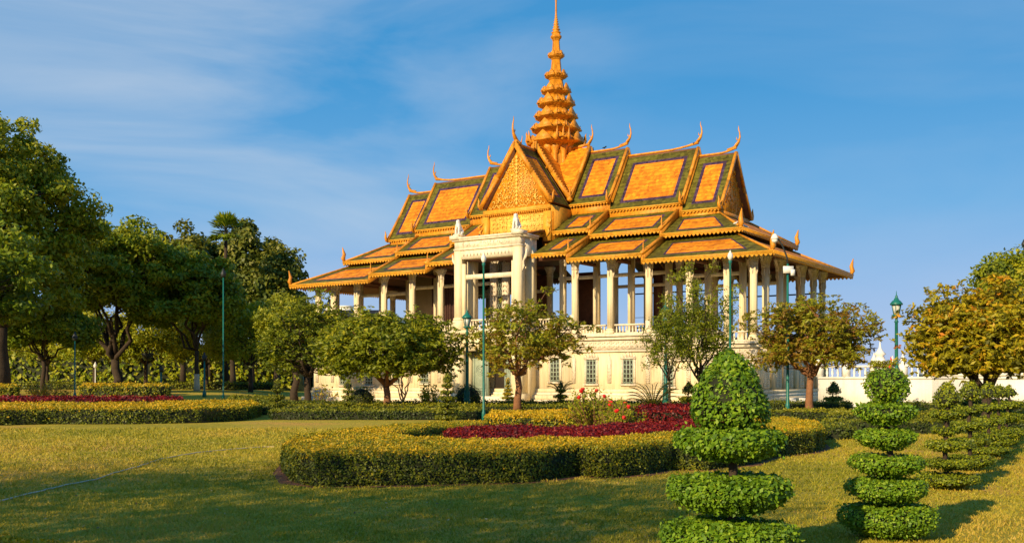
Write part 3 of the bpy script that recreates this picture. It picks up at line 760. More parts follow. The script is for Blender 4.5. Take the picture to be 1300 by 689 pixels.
for s in (-1, 1):      # scrolled brackets
    for sx_, yy in ((px1+.02, YF+.4),):
        g = MB(); d_ = 1 if sx_ > 3 else -1
        zb = (9.9 if d_ > 0 else 8.9)+Z0
        g.tube([(s*sx_, yy, zb-.9), (s*(sx_+d_*.14), yy, zb-.5), (s*(sx_+d_*.10), yy, zb-.1), (s*(sx_+d_*.38), yy, zb+.35), (s*(sx_+d_*.45), yy, zb+.9)], [.03,.11,.07,.13,.07], 8, 0); g.build('bracket', [M['carved']], o)
g = MB(); balustrade(-2.1, 2.1, YF+.45, F0)
g = MB(); g.box(-px0+.35, px0-.35, YF+.35, YF+.55, 8.55+Z0, 8.95+Z0, 0); g.build('tie_beam', [M['stone']], o)
g = MB(); g.box(-px1+.1, px1-.1, YF+.82, -8.7, zc-.02, zc+.0, 0); g.build('portico_ceiling', [M['soffit']], o)
# doorway on the ground storey
g = MB()
for s in (-1, 1):
    A, B_ = sorted((s*.85, s*2.55)); g.box(A, B_, -9.95, -9.75, .0, F0-.46, 0)
    for z0_, z1_ in ((.4, 1.2), (1.5, 4.2)):
        g.box(A+.2, A+.26, -10.02, -9.95, z0_, z1_, 0); g.box(B_-.26, B_-.2, -10.02, -9.95, z0_, z1_, 0)
        g.box(A+.2, B_-.2, -10.025, -9.951, z0_-.06, z0_, 0); g.box(A+.2, B_-.2, -10.025, -9.951, z1_, z1_+.06, 0)
    for r_ in (.15, .3, .45): g.tube([((A+B_)/2+r_*math.cos(a), -9.97, 3.0+r_*math.sin(a)) for a in np.linspace(0, 6.28, 15)], .03, 4, 0)
g.build('door_panel', [M['grille']], pav)
g = MB(); g.box(-.85, .85, -8.95, -8.87, 0, F0-.5, 0); g.build('doorway', [M['dark']], pav)  # dark slab on the solid wall, painting the unlit opening
g = MB()
for i in range(5): g.box(-3.9, 3.9, YF-.6-.35*(5-i), YF-.6-.35*(4-i)+.001*i, 0, .16*(i+1), 0)
g.build('front_steps', [M['stone']], pav)

# ------------------------------------------------------------------ things standing on the portico
def W(X, Y, Z=0.0):    # pavilion coordinates to world
    c, s_ = math.cos(YAW), math.sin(YAW)
    return (CX + X*c - Y*s_, CD + X*s_ + Y*c, Z)
def lion(name, X, label):
    e = empty(name, W(X, -11.3, 12.35+Z0), YAW); e.scale = (.82,.82,.80); tag(e, label, 'lion statue', 'stone lions on the portico corners')
    g = MB(); g.box(-.42, .42, -.5, .6, 0, .14, 0); g.build('plinth', [M['stone']], e)
    me = bpy.data.meshes.new('body')
    vs_ = [(0,.28,.45),(0,.05,.85),(0,-.12,1.2),(0,-.2,1.5),(0,-.42,1.48),
           (.2,-.22,.95),(.2,-.30,.5),(.2,-.34,.18),(.2,-.48,.16),(-.2,-.22,.95),(-.2,-.30,.5),(-.2,-.34,.18),(-.2,-.48,.16),
           (.28,.25,.38),(.32,-.02,.36),(.30,.1,.18),(.30,-.12,.17),(-.28,.25,.38),(-.32,-.02,.36),(-.30,.1,.18),(-.30,-.12,.17),
           (0,.48,.35),(0,.55,.75),(0,.45,1.05),(.14,-.10,1.72),(-.14,-.10,1.72)]
    ed = [(0,1),(1,2),(2,3),(3,4),(2,5),(5,6),(6,7),(7,8),(2,9),(9,10),(10,11),(11,12),(0,13),(13,14),(14,15),(15,16),(0,17),(17,18),(18,19),(19,20),(0,21),(21,22),(22,23),(3,24),(3,25)]
    ra = [.30,.29,.27,.24,.14,.13,.10,.09,.09,.13,.10,.09,.09,.18,.14,.09,.09,.18,.14,.09,.09,.07,.06,.08,.06,.06]
    me.from_pydata(vs_, ed, []); o = bpy.data.objects.new('body', me); COL.objects.link(o); o.parent = e
    m_ = o.modifiers.new('skin', 'SKIN'); 
    if not me.skin_vertices: me.attributes  # layer is created with the modifier below
    bpy.context.view_layer.objects.active = o
    if not me.skin_vertices: bpy.ops.mesh.customdata_skin_add()
    for i, r_ in enumerate(ra): me.skin_vertices[0].data[i].radius = (r_, r_)
    me.skin_vertices[0].data[0].use_root = True
    su = o.modifiers.new('sub', 'SUBSURF'); su.levels = 1; su.render_levels = 2
    me.materials.append(M['white']); 
    dg = bpy.context.evaluated_depsgraph_get(); m2 = bpy.data.meshes.new_from_object(o.evaluated_get(dg)); o.modifiers.clear(); o.data = m2
    return e
lion('lion_statue', -3.0, 'white seated lion statue on the left corner of the carved portico')
lion('lion_statue', 3.0, 'white seated lion statue on the right corner of the carved portico')
def bird(p, yaw, mt, label):
    g = MB(); c, s_ = math.cos(yaw), math.sin(yaw); q = lambda a, z: (p[0]+a*c, p[1]+a*s_, p[2]+z)
    g.tube([q(-.26,.10), q(-.12,.14), q(0,.17), q(.10,.22), q(.14,.30), q(.20,.30), q(.25,.28)], [.02,.06,.085,.07,.05,.04,.008], 7, 0)
    g.tube([q(.0,.12), q(.0,0)], .012, 4, 0)
    tag(g.build('bird', [mt]), label, 'bird', 'birds perched on the roofs')
bird(W(20.5,-6.9,11.9+Z0-.05), .5, M['white'], 'white pigeon on the right hip of the roof, nearer the gold finial')
bird(W(20.9,-5.9,11.68+Z0), 2.5, M['white'], 'white pigeon on the roof edge just right of the other white pigeon')
bird(W(14.1,.0,H1+.25), .5, M['black'], 'small dark bird beside the tall roof horn nearest the right end')
bird(W(5.2,.0,H0+.15), .5, M['black'], 'small dark bird on the ridge right of the spire')

# ------------------------------------------------------------------ hedges and beds
def in_poly(pts, poly):
    x, y = pts[:,0], pts[:,1]; ins = np.zeros(len(pts), bool); n = len(poly); j = n-1
    for i in range(n):
        xi, yi = poly[i]; xj, yj = poly[j]
        c = ((yi > y) != (yj > y)) & (x < (xj-xi)*(y-yi)/(yj-yi+1e-12)+xi); ins ^= c; j = i
    return ins
def edge_dist(pts, poly):
    d = np.full(len(pts), 1e9)
    for i in range(len(poly)):
        a = np.array(poly[i]); b = np.array(poly[(i+1) % len(poly)]); ab = b-a
        t = np.clip(((pts-a)@ab)/(ab@ab+1e-9), 0, 1); d = np.minimum(d, np.linalg.norm(pts-(a+t[:,None]*ab), axis=1))
    return d
def vn(x, y, z, f):
    """smooth value noise in -1..1"""
    p = np.stack([np.asarray(x)*f, np.asarray(y)*f, np.asarray(z)*f], 1)+100.0; i = np.floor(p).astype(np.int64); t = p-i; t = t*t*(3-2*t); out = 0
    for a in (0,1):
        for b in (0,1):
            for c in (0,1):
                h = (i[:,0]+a)*73856093 ^ (i[:,1]+b)*19349663 ^ (i[:,2]+c)*83492791; h = (h ^ (h >> 13))*1274126177 & 0xffffffff
                w_ = (t[:,0] if a else 1-t[:,0])*(t[:,1] if b else 1-t[:,1])*(t[:,2] if c else 1-t[:,2]); out = out+w_*(h/4294967295.0)
    return out*2-1
def wob(x, y, s=1.0):
    return (np.sin(x*1.7*s+y*.6)*np.cos(y*1.3*s-x*.4)+.6*np.sin(x*4.1*s+1)*np.sin(y*3.7*s+2)+.4*np.sin(x*9*s+y*7*s))/2
def hedge(poly, h, label, cat='hedge', name='hedge', group=None, leaf=.06, dens=380, mt='hedge', top=.75, side=.32, z0=None, seed=0, wobble=.05, smooth_ring=False, tvar=.12, lowbias=.25):
    rg = np.random.default_rng(seed+17)
    poly = [tuple(p) for p in poly]
    ar = sum(poly[i][0]*poly[(i+1)%len(poly)][1]-poly[(i+1)%len(poly)][0]*poly[i][1] for i in range(len(poly)))/2
    if ar < 0: poly = poly[::-1]; ar = -ar
    cx_ = sum(p[0] for p in poly)/len(poly); cy_ = sum(p[1] for p in poly)/len(poly)
    if z0 is None: z0 = gz(cx_, cy_)
    mb = MB(); n = len(poly)
    # core
    A = [(Vector(poly[i])-Vector(poly[i-1])).normalized() for i in range(n)]
    ins = []
    for i in range(n):
        nn = A[i]+A[(i+1)%n]; nn = Vector((-nn.y, nn.x)); nn = nn.normalized() if nn.length > 1e-3 else Vector((0,0))
        ins.append((poly[i][0]+nn.x*.07, poly[i][1]+nn.y*.07))
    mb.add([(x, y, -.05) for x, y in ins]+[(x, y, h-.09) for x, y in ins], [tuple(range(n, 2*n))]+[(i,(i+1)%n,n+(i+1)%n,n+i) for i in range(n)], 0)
    # top leaves
    x0_, x1_ = min(p[0] for p in poly), max(p[0] for p in poly); y0_, y1_ = min(p[1] for p in poly), max(p[1] for p in poly)
    N = int((x1_-x0_)*(y1_-y0_)*dens); pts = np.column_stack([rg.uniform(x0_, x1_, N), rg.uniform(y0_, y1_, N)]); pts = pts[in_poly(pts, poly)]
    d = edge_dist(pts, poly); rad = min(.14, h*.2)
    z = h - rad*np.clip(1-d/rad, 0, 1)**2 + wob(pts[:,0], pts[:,1])*wobble + rg.normal(size=len(pts))*leaf*.45
    cf = .55/leaf**.5*.35+1.2; c1 = vn(pts[:,0], pts[:,1], 0*z, cf*1.6); z = z + c1*leaf*.7
    Nn = np.column_stack([rg.normal(size=len(pts))*.85, rg.normal(size=len(pts))*.85-.15, np.full(len(pts),.75)])
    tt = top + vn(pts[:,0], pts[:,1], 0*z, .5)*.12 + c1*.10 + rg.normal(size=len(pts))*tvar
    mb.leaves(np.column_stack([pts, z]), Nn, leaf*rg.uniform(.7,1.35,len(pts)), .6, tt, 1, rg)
    # side leaves
    for i in range(n):
        a = np.array(poly[i]); b = np.array(poly[(i+1)%n]); L = np.linalg.norm(b-a)
        if L < 1e-3: continue
        k = int(L*h*dens*1.15); t = rg.random(k); zz = rg.random(k)*h
        nrm = np.array([(b-a)[1], -(b-a)[0]])/L
        p = a+(b-a)*t[:,None]
        off = wob(p[:,0]*1.3, zz*3+p[:,1])*wobble*1.2 + rg.normal(size=k)*leaf*.6 - np.clip(zz-(h-rad), 0, 1)*.5 - .05*np.clip(1-zz/.2, 0, 1)
        c1 = vn(p[:,0], p[:,1], zz, .30/leaf**.85*.35+1.0); off = off + c1*leaf*.9  # tint follows this offset, painting shade into the gaps between leaf clumps
        P3 = np.column_stack([p+nrm*off[:,None], zz])
        Nn = np.column_stack([np.tile(nrm, (k,1)), np.full(k,.3)]) + rg.normal(size=(k,3))*.6
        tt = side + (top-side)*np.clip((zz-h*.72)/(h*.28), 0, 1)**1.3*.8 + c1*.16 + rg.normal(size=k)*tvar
        mb.leaves(P3, Nn, leaf*rg.uniform(.7,1.35,k), .6, tt, 1, rg)
    o = mb.build(name, [M['core'], L_[mt]], None, (0,0,z0))
    return tag(o, label, cat, group)
def ppoly(pts, h): return [G(x, y, h) for x, y in pts]
def strip(x0_, x1_, d, depth, jitter=0): return [P(x0_, d), P(x1_, d), P(x1_, d+depth), P(x0_, d+depth)]

front = [(358,563),(372,571),(400,575),(465,574),(548,573),(672,571),(714,567),(735,565),(770,567),(818,564),(855,560),(900,560),(950,556),(992,548),(1030,545),(1047,541),
 (1040,535),(1010,531),(975,530),(945,531),(935,538),(900,548),(855,549),(800,553),(739,556),(631,557),(548,557),(528,556),(512,551),(500,548),(560,541),(616,538),(616,534),(560,536),(506,540),(465,542),(402,548),(365,555)]
def grow(poly, k):
    n = len(poly); ar = sum(poly[i][0]*poly[(i+1)%n][1]-poly[(i+1)%n][0]*poly[i][1] for i in range(n)); sg = 1 if ar > 0 else -1; out = []
    for i in range(n):
        a = Vector(poly[i])-Vector(poly[i-1]); b_ = Vector(poly[(i+1)%n])-Vector(poly[i]); d_ = a.normalized()+b_.normalized(); q_ = Vector((d_.y, -d_.x))*sg
        if q_.length > 1e-3: q_.normalize()
        kk = k*(1+.5*math.sin(i*2.3)); out.append((poly[i][0]+q_.x*kk, poly[i][1]+q_.y*kk))
    return out
SOIL = grow(ppoly(front, .72), .22)
_n = len(SOIL); _b = MB(); _h = ppoly(front, .72)
_b.add([(x, y, .005) for x, y in SOIL]+[(x, y, .005) for x, y in grow(_h, -.15)], [(i, (i+1) % _n, _n+(i+1) % _n, _n+i) for i in range(_n)])
M['soil'] = mat('bare_soil', (.20,.085,.035), .95, .35, 4, .03, 25)
tag(_b.build('soil_edge', [M['soil']]), kind='structure')
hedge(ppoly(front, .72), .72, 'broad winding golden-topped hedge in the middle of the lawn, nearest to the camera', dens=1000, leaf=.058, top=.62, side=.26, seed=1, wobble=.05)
hedge(ppoly([(512,550),(545,556),(570,557),(568,548),(540,545)], .45), .45, 'low dark green clump in the hollow of the winding golden hedge', 'ground cover', 'low_clump', dens=700, leaf=.06, top=.45, side=.3, seed=2)
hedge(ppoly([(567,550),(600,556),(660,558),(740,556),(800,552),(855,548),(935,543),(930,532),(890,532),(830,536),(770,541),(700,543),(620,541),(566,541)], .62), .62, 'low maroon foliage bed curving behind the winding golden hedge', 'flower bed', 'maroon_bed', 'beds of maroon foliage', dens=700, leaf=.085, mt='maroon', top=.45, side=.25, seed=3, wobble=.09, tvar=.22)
hedge(ppoly([(800,521),(893,521),(905,515),(812,515)], .92), .92, 'taller block of maroon shrubs left of the large topiary head', 'shrub', 'maroon_shrub', dens=330, leaf=.12, mt='maroon', top=.45, side=.35, seed=4, wobble=.12, tvar=.22)
hedge(ppoly([(618,529),(770,528),(769,521),(622,522)], .68), .68, 'short block hedge with bright yellow top behind the maroon bed', dens=420, leaf=.10, top=.78, side=.50, seed=5, wobble=.06)
# left bed
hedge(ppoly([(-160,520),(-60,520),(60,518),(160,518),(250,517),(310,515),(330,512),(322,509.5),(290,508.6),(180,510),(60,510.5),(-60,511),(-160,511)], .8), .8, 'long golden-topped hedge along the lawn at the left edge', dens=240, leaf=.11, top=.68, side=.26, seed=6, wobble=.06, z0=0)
hedge(ppoly([(-150,510),(60,509.5),(180,509),(235,507.6),(230,505.6),(120,504.8),(-150,504.8)], .92), .92, 'flat strip of dark red foliage behind the left golden hedge', 'flower bed', 'maroon_bed', 'beds of maroon foliage', dens=150, leaf=.16, mt='maroon', top=.4, side=.25, seed=7, z0=.0, tvar=.2)
hedge(strip(104, 214, 96, 4), .95, 'short low hedge with yellow top below the forked tree', dens=90, leaf=.2, top=.7, side=.4, seed=8)
hedge(strip(-80, 22, 92, 4), .95, 'low yellow-topped hedge at the far left under the great tree', dens=90, leaf=.2, top=.7, side=.4, seed=9)
hedge(strip(-100, 350, 140, 3), .8, 'thin distant clipped hedge beneath the trees at left', dens=40, leaf=.3, top=.75, side=.5, seed=10, mt='far_hedge')
hedge(strip(290, 350, 76, 2.2), .7, 'clipped green hedge piece between the left bed and the thin lamp post', dens=150, leaf=.16, mt='far_hedge', top=.7, side=.35, seed=11)
# formal low hedges in front of the pavilion; dark side tint paints shade among leaves
hedge(strip(344, 617, 55.5, 1.3), .55, 'clipped low hedge row before the pavilion, nearest row left of the slender pole', group='clipped hedge rows', dens=220, leaf=.12, mt='far_hedge', top=.85, side=.14, seed=12)
hedge(strip(300, 860, 63, 1.4), .60, 'long clipped hedge row passing in front of the tree trunks', group='clipped hedge rows', dens=170, leaf=.13, mt='far_hedge', top=.80, side=.12, seed=13)
hedge(strip(330, 905, 71, 1.2), .62, 'dark clipped hedge row right against the foot of the pavilion', group='clipped hedge rows', dens=140, leaf=.14, mt='far_hedge', top=.50, side=.08, seed=14)
hedge(strip(905, 1080, 64, 1.3), .75, 'clipped hedge row below the right end of the pavilion', group='clipped hedge rows', dens=170, leaf=.13, mt='far_hedge', top=.6, side=.12, seed=15)
hedge(strip(965, 1190, 54, 1.4), .55, 'clipped hedge row in front of the tree with the banded trunk', group='clipped hedge rows', dens=220, leaf=.12, mt='far_hedge', top=.85, side=.2, seed=16)
hedge(strip(1050, 1310, 47, 1.2), .62, 'clipped hedge row behind the second stacked topiary', group='clipped hedge rows', dens=260, leaf=.11, mt='far_hedge', top=.82, side=.2, seed=17)
hedge(strip(1043, 1300, 41.5, 1.1), .55, 'clipped hedge row third from the front behind the topiary line', group='clipped hedge rows', dens=300, leaf=.10, mt='far_hedge', top=.75, side=.15, seed=18)
hedge(strip(1030, 1082, 37.5, 1.2), .52, 'short dark clipped hedge end beside the golden hedge tip', group='clipped hedge rows', dens=320, leaf=.10, mt='far_hedge', top=.6, side=.25, seed=19)
hedge(strip(1100, 1340, 60, 1.4), .8, 'far clipped hedge row before the white compound wall', group='clipped hedge rows', dens=180, leaf=.13, mt='far_hedge', top=.7, side=.15, seed=20)
hedge(strip(1220, 1284, 50, .9), 1.2, 'raised flat clipped hedge carried level under the far topiary heads', dens=240, leaf=.11, mt='far_hedge', top=.8, side=.4, seed=21)
# near corner plants at the bottom of the frame
hedge([(-6.7,12.95),(-5.45,12.3),(-5.6,10.5),(-8.5,10.5),(-8.2,12.8)], .30, 'golden-topped hedge tip at the bottom left corner', dens=1400, leaf=.055, top=.84, side=.45, seed=22, wobble=.05)
hedge([(6.65,12.6),(7.2,12.9),(7.5,12.2),(7.0,11.6)], .34, 'small yellow-green tuft at the bottom right corner', 'shrub', 'low_tuft', dens=1400, leaf=.055, top=.9, side=.7, seed=23)
# paving strip seen between hedges
b = MB(); b.add([(*G(250,519),.006),(*G(450,519),.006),(*G(450,517.2),.006),(*G(250,517.2),.006)], [(0,1,2,3)]); tag(b.build('garden_path', [M['path']]), kind='structure')
# ------------------------------------------------------------------ topiary
def blob(mb, c, rx, ry, rz, n, leaf, tint, rg, mi=1, power=1.0, shape='ball', upb=.15):
    """leaf shell: 'ball', 'disc' (flat drum with soft rim) or 'cone' (dome tapering to a point)"""
    u = rg.normal(size=(n,3)); u /= np.linalg.norm(u, axis=1, keepdims=True)
    if shape == 'disc':
        e = .32; q = np.sign(u)*np.abs(u)**np.array([1,1,e]); hxy = np.linalg.norm(u[:,:2], axis=1, keepdims=True)
        k = (hxy**6+np.abs(u[:,2:3])**6)**(-1/6); p = u*k; nr = np.column_stack([u[:,0], u[:,1], u[:,2]*1.2])
        # spread samples evenly over the flat top and bottom
        m_ = rg.random(n) < .45; a = rg.uniform(0, 6.283, n); r_ = np.sqrt(rg.random(n))*.95
        top = np.column_stack([r_*np.cos(a), r_*np.sin(a), np.where(rg.random(n) < .75, 1., -1.)*(1-.35*r_**6)])
        p = np.where(m_[:,None], top, p); p[:,:2] *= (1-.30*np.clip(-p[:,2:3], 0, 1)); nr = np.where(m_[:,None], np.column_stack([np.zeros(n), np.zeros(n), top[:,2]]), nr)
    elif shape == 'cone':
        t = rg.random(n)**.8; prof = np.interp(t, [0,.06,.2,.4,.6,.8,.93,1], [.72,.92,1,.87,.66,.42,.20,.04])
        a = rg.uniform(0, 6.283, n); rr = prof
        under = rg.random(n) < .12; q_ = np.sqrt(rg.random(n))
        p = np.column_stack([np.cos(a)*rr, np.sin(a)*rr, t*2-1]); p[under] = np.column_stack([np.cos(a)*q_*.72, np.sin(a)*q_*.72, -np.ones(n)])[under]
        nr = np.column_stack([np.cos(a), np.sin(a), .2+t*.7]); nr[under] = (0,0,-1)
    else:
        p = u; nr = u.copy()
    rad3 = np.array([rx, ry, rz]); p = p*rad3
    bump = 1 + .06*np.sin(p[:,0]*9/rx*.5+p[:,2]*5)*np.sin(p[:,1]*7/ry*.5+1)
    p = p*np.column_stack([bump, bump, np.ones(n)])
    p = p + rg.normal(size=(n,3))*leaf*.38 + np.array(c)
    c1 = vn(p[:,0]+c[0]*3, p[:,1], p[:,2], .30/leaf**.85*.35+1.0); p = p + nr*c1[:,None]*leaf*.55  # recessed leaves also get a darker tint, as painted shade
    nr = nr + rg.normal(size=(n,3))*.6 + np.array([0,0,upb])
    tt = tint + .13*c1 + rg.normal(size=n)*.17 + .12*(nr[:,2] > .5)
    mb.leaves(p, nr, leaf*rg.uniform(.5,1.4,n), .62, tt, mi, rg)
def ball_core(mb, c, rx, ry, rz, m=0, shape='ball'):
    if shape == 'disc': pr = [(rx*.18,-rz*1.25),(rx*.45,-rz*.85),(rx*.68,-rz*.6),(rx*.9,0),(rx*.86,rz*.6),(rx*.5,rz*.82)]
    elif shape == 'cone': pr = [(rx*.6,-rz*.86),(rx*.86,-rz*.6),(rx*.84,-rz*.2),(rx*.66,rz*.2),(rx*.36,rz*.6),(rx*.05,rz*.85)]
    else: pr = [(rx*.9*math.sin(a), -rz*.9*math.cos(a)) for a in np.linspace(.15, 3.0, 8)]
    mb.lathe(pr, c, 12, m)
def topiary(x, d, tiers, label, dens=1500, leaf=.05, mt='near', tint=.5, seed=0, trunk=.05, group='stacked topiary shrubs', kind='topiary', xy=None):
    """tiers: (r, z bottom, z top, shape); first one is the head"""
    rg = np.random.default_rng(seed); px_, py_ = xy if xy else P(x, d)
    e = empty(kind, (px_, py_, gz(px_, py_)), rg.uniform(0, 6)); tag(e, label, 'topiary', group)
    zt = max(t[2] for t in tiers); g = MB(); pts = [(rg.normal()*trunk*.7, rg.normal()*trunk*.7, z) for z in np.linspace(-.05, zt-.25, 7)]
    g.tube(pts, [trunk*1.5]+[trunk]*6, 7, 0)
    for t in tiers[1:]:       # twigs holding each tier
        for k in range(5):
            a = k*1.257+rg.uniform(0, 1); g.tube([(0,0,t[1]-.05), (math.cos(a)*t[0]*.5, math.sin(a)*t[0]*.5, t[1]+.08)], trunk*.35, 4, 0)
    g.build('trunk', [M['bark']], e)
    for k, (r_, z0_, z1_, sh) in enumerate(tiers):
        mb = MB(); rz = (z1_-z0_)/2-(leaf*.45 if sh == 'disc' else leaf*.2); c = (rg.normal()*r_*.03, rg.normal()*r_*.03, (z0_+z1_)/2)
        area = 4*math.pi*r_*max(r_*.6, rz) if sh != 'disc' else 2*math.pi*r_*r_+2*math.pi*r_*rz*2
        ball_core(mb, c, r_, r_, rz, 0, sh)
        ry = r_*rg.uniform(.92,1.06)
        blob(mb, c, r_, ry, rz, int(area*dens), leaf, tint, rg, shape=sh)
        if sh == 'disc':       # ragged fringe under the tier and stray sprigs
            n = int(area*dens*.05); a = rg.uniform(0,6.283,n); q = rg.uniform(.1,.6,n)*r_
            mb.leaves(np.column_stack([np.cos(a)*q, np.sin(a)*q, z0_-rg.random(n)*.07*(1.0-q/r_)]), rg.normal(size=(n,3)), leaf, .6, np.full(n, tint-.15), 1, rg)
            n = int(r_*40); a = rg.uniform(0,6.283,n)
            mb.leaves(np.column_stack([np.cos(a)*r_*1.03, np.sin(a)*r_*1.03, rg.uniform(z0_, z1_+.06, n)]), rg.normal(size=(n,3)), leaf, .6, np.full(n, tint+.2), 1, rg)
        mb.build('head' if k == 0 else 'tier', [M['core'], L_[mt]], e)
    return e
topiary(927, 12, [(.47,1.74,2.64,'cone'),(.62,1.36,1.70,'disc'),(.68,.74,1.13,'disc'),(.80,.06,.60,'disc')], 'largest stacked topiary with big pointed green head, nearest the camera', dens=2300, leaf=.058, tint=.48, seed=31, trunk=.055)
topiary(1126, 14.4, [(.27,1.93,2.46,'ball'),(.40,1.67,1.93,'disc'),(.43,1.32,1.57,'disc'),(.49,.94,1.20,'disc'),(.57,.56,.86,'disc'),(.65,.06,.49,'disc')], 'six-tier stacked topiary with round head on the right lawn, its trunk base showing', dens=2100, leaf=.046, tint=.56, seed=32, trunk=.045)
topiary(1202, 20.9, [(.27,1.73,2.19,'cone'),(.33,1.46,1.64,'disc'),(.31,1.14,1.30,'disc'),(.46,.82,1.00,'disc'),(.50,.44,.62,'disc'),(.60,.08,.32,'disc')], 'stacked topiary second in the right-hand row, behind the round-headed one', dens=1300, leaf=.055, mt='row', tint=.55, seed=33)
topiary(0, 0, [(.28,1.78,2.2,'cone'),(.38,1.44,1.60,'disc'),(.42,1.04,1.22,'disc'),(.47,.64,.82,'disc'),(.54,.10,.40,'disc')], 'stacked topiary third in the right-hand row, cone head beside the pale post', dens=1000, leaf=.06, mt='row', tint=.55, seed=34, xy=(11.4,25.0))
topiary(0, 0, [(.28,1.74,2.14,'cone'),(.38,1.38,1.54,'disc'),(.44,.96,1.14,'disc'),(.50,.52,.70,'disc'),(.56,.08,.32,'disc')], 'stacked topiary fourth in the right-hand row', dens=800, leaf=.07, mt='row', tint=.55, seed=35, xy=(13.85,29.2))
topiary(0, 0, [(.30,1.66,2.05,'cone'),(.40,1.32,1.48,'disc'),(.46,.90,1.06,'disc'),(.52,.46,.62,'disc'),(.58,.06,.30,'disc')], 'stacked topiary fifth in the right-hand row, near the frame edge', dens=700, leaf=.075, mt='row', tint=.55, seed=36, xy=(16.2,33.4))
topiary(0, 0, [(.30,1.60,2.0,'cone'),(.46,1.2,1.45,'disc'),(.54,.7,.98,'disc'),(.62,.04,.46,'disc')], 'last small stacked topiary of the right-hand row', dens=600, leaf=.08, mt='row', tint=.55, seed=37, xy=(18.6,37.6))
for (x, d, h, r0, r1, n, lab, sd) in ((442,57,2.15,.22,.56,6,'ringed topiary of thin green discs before the dome bush',41),(568,53,2.5,.26,.62,7,'ringed topiary with six discs left of the ornate lamp',42),(352,60,2.2,.25,.62,5,'ringed dark topiary at the left end of the clipped hedge row',43),(712,67,2.1,.20,.70,5,'ringed topiary below the tree at the middle of the pavilion',44),
    (645,76,2.3,.16,.62,7,'pale green conical ringed topiary beside the dark doorway',45)):
    t = [(r0, h-.45, h, 'cone')]; z1_ = h-.5
    for k in range(n-1):
        f = (k+1)/(n-1); th = (h-.5)/(n-1); t.append((r0+(r1-r0)*f, z1_-th*.60, z1_, 'disc')); z1_ -= th
    topiary(x, d, t, lab, dens=420, leaf=.10, mt='hedge' if sd == 45 else 'far_hedge', tint=.62 if sd != 45 else .5, seed=sd, group='ringed topiaries before the pavilion')
for (x, d, sc, lab, sd) in ((1058,66,1.0,'small two-disc topiary with pointed head before the white wall',51),(874,66,1.0,'small two-disc topiary with pointed head by the leaning sparse tree',52)):
    topiary(x, d, [(.44,1.30,2.05,'cone'),(.62,.80,1.08,'disc'),(.80,.25,.55,'disc')], lab, dens=420, leaf=.10, mt='far_hedge', tint=.62, seed=sd, group='pointed small topiaries')
def dome(x, d, r_, h, label, seed, mt='far_hedge', tint=.42):
    rg = np.random.default_rng(seed); px_, py_ = P(x, d); mb = MB()
    ball_core(mb, (0,0,h*.45), r_, r_, h*.52); blob(mb, (0,0,h*.45), r_, r_, h*.55, int(r_*h*900), .10, tint, rg)
    tag(mb.build('dome_bush', [M['core'], L_[mt]], None, (px_, py_, 0)), label, 'shrub', 'clipped dome bushes')
dome(459, 68, .92, 1.75, 'dark clipped dome bush left of the broad-leaved tree trunk', 61)
dome(594, 70, .95, 1.9, 'clipped dome bush behind the ornate green lamp', 62)

# ------------------------------------------------------------------ shrubs with open growth
def shrub(x, d, label, h=1.6, r_=1.2, stems=26, leaf=.16, mt='frangi', tint=.55, seed=0, per=26, flowers=0, name='flowering_shrub', cat='shrub', z0=None):
    rg = np.random.default_rng(seed); px_, py_ = P(x, d); e = empty(name, (px_, py_, gz(px_, py_))); tag(e, label, cat)
    g = MB(); mb = MB(); tips = []
    for k in range(stems):
        a = rg.uniform(0, 6.283); q = r_*math.sqrt(rg.random()); hh = h*(rg.uniform(.55,1.0))*(1-.35*(q/r_)**2)
        p0 = Vector((math.cos(a)*q*.35, math.sin(a)*q*.35, 0)); p2 = Vector((math.cos(a)*q, math.sin(a)*q, hh)); p1 = (p0+p2)/2+Vector((0,0,.12))
        g.tube([p0, p1, p2], [.025,.018,.008], 5, 0); tips.append(p2)
        n = per; t = rg.random(n)**.6; pos = np.array([(p0.lerp(p1, u*2) if u < .5 else p1.lerp(p2, u*2-1)) for u in t]) + rg.normal(size=(n,3))*leaf*.7
        mb.leaves(pos, rg.normal(size=(n,3))+np.array([0,-.2,.6]), leaf*rg.uniform(.7,1.3,n), .45, tint+rg.normal(size=n)*.2, 0, rg)
    g.build('stem', [M['bark_red']], e); mb.build('foliage', [L_[mt]], e)
    tips.sort(key=lambda p: p.y-p.z*.8)
    for k in range(flowers):
        p = tips[k*2 % len(tips)]; f = MB(); q = rg.normal(size=(16,3)); q /= np.linalg.norm(q, axis=1, keepdims=True)
        f.lathe([(.02,-.05),(.05,-.03),(.08,.02),(.06,.06),(.03,.07)], (p.x+rg.normal()*.05, p.y-.1, p.z+.03), 8, 0)
        f.lv.append(None) if False else None
        f.leaves(np.array([p.x, p.y-.1, p.z+.02])+q*.07, q, .10, .9, np.full(16,.5), 0, rg)
        f.build('flower', [M['red']], e)
    return e
shrub(757, 42.5, 'loose green shrub dotted with large red flowers above the yellow-topped block hedge', h=2.15, r_=1.35, stems=80, per=40, leaf=.13, flowers=11, seed=71, mt='frangi', tint=.62)
shrub(790, 40, 'leafy yellow-green shrub with small red blooms among the maroon foliage', h=1.55, r_=1.0, stems=50, per=36, leaf=.12, flowers=3, seed=72, tint=.68)
shrub(60, 82, 'rounded bare-twigged tan bush beneath the great tree at left', h=2.0, r_=2.0, stems=46, per=30, leaf=.16, seed=73, mt='brown', tint=.55, name='bush')
shrub(545, 71, 'wispy upright yellow-green shrub against the pavilion plinth', h=2.3, r_=.75, stems=26, per=26, leaf=.2, seed=74, mt='frangi', tint=.8, name='bush')
shrub(409, 73, 'thin-stemmed open shrub in front of the pavilion left corner', h=2.2, r_=1.2, stems=16, per=16, leaf=.2, seed=75, mt='yellow', tint=.3, name='bush')
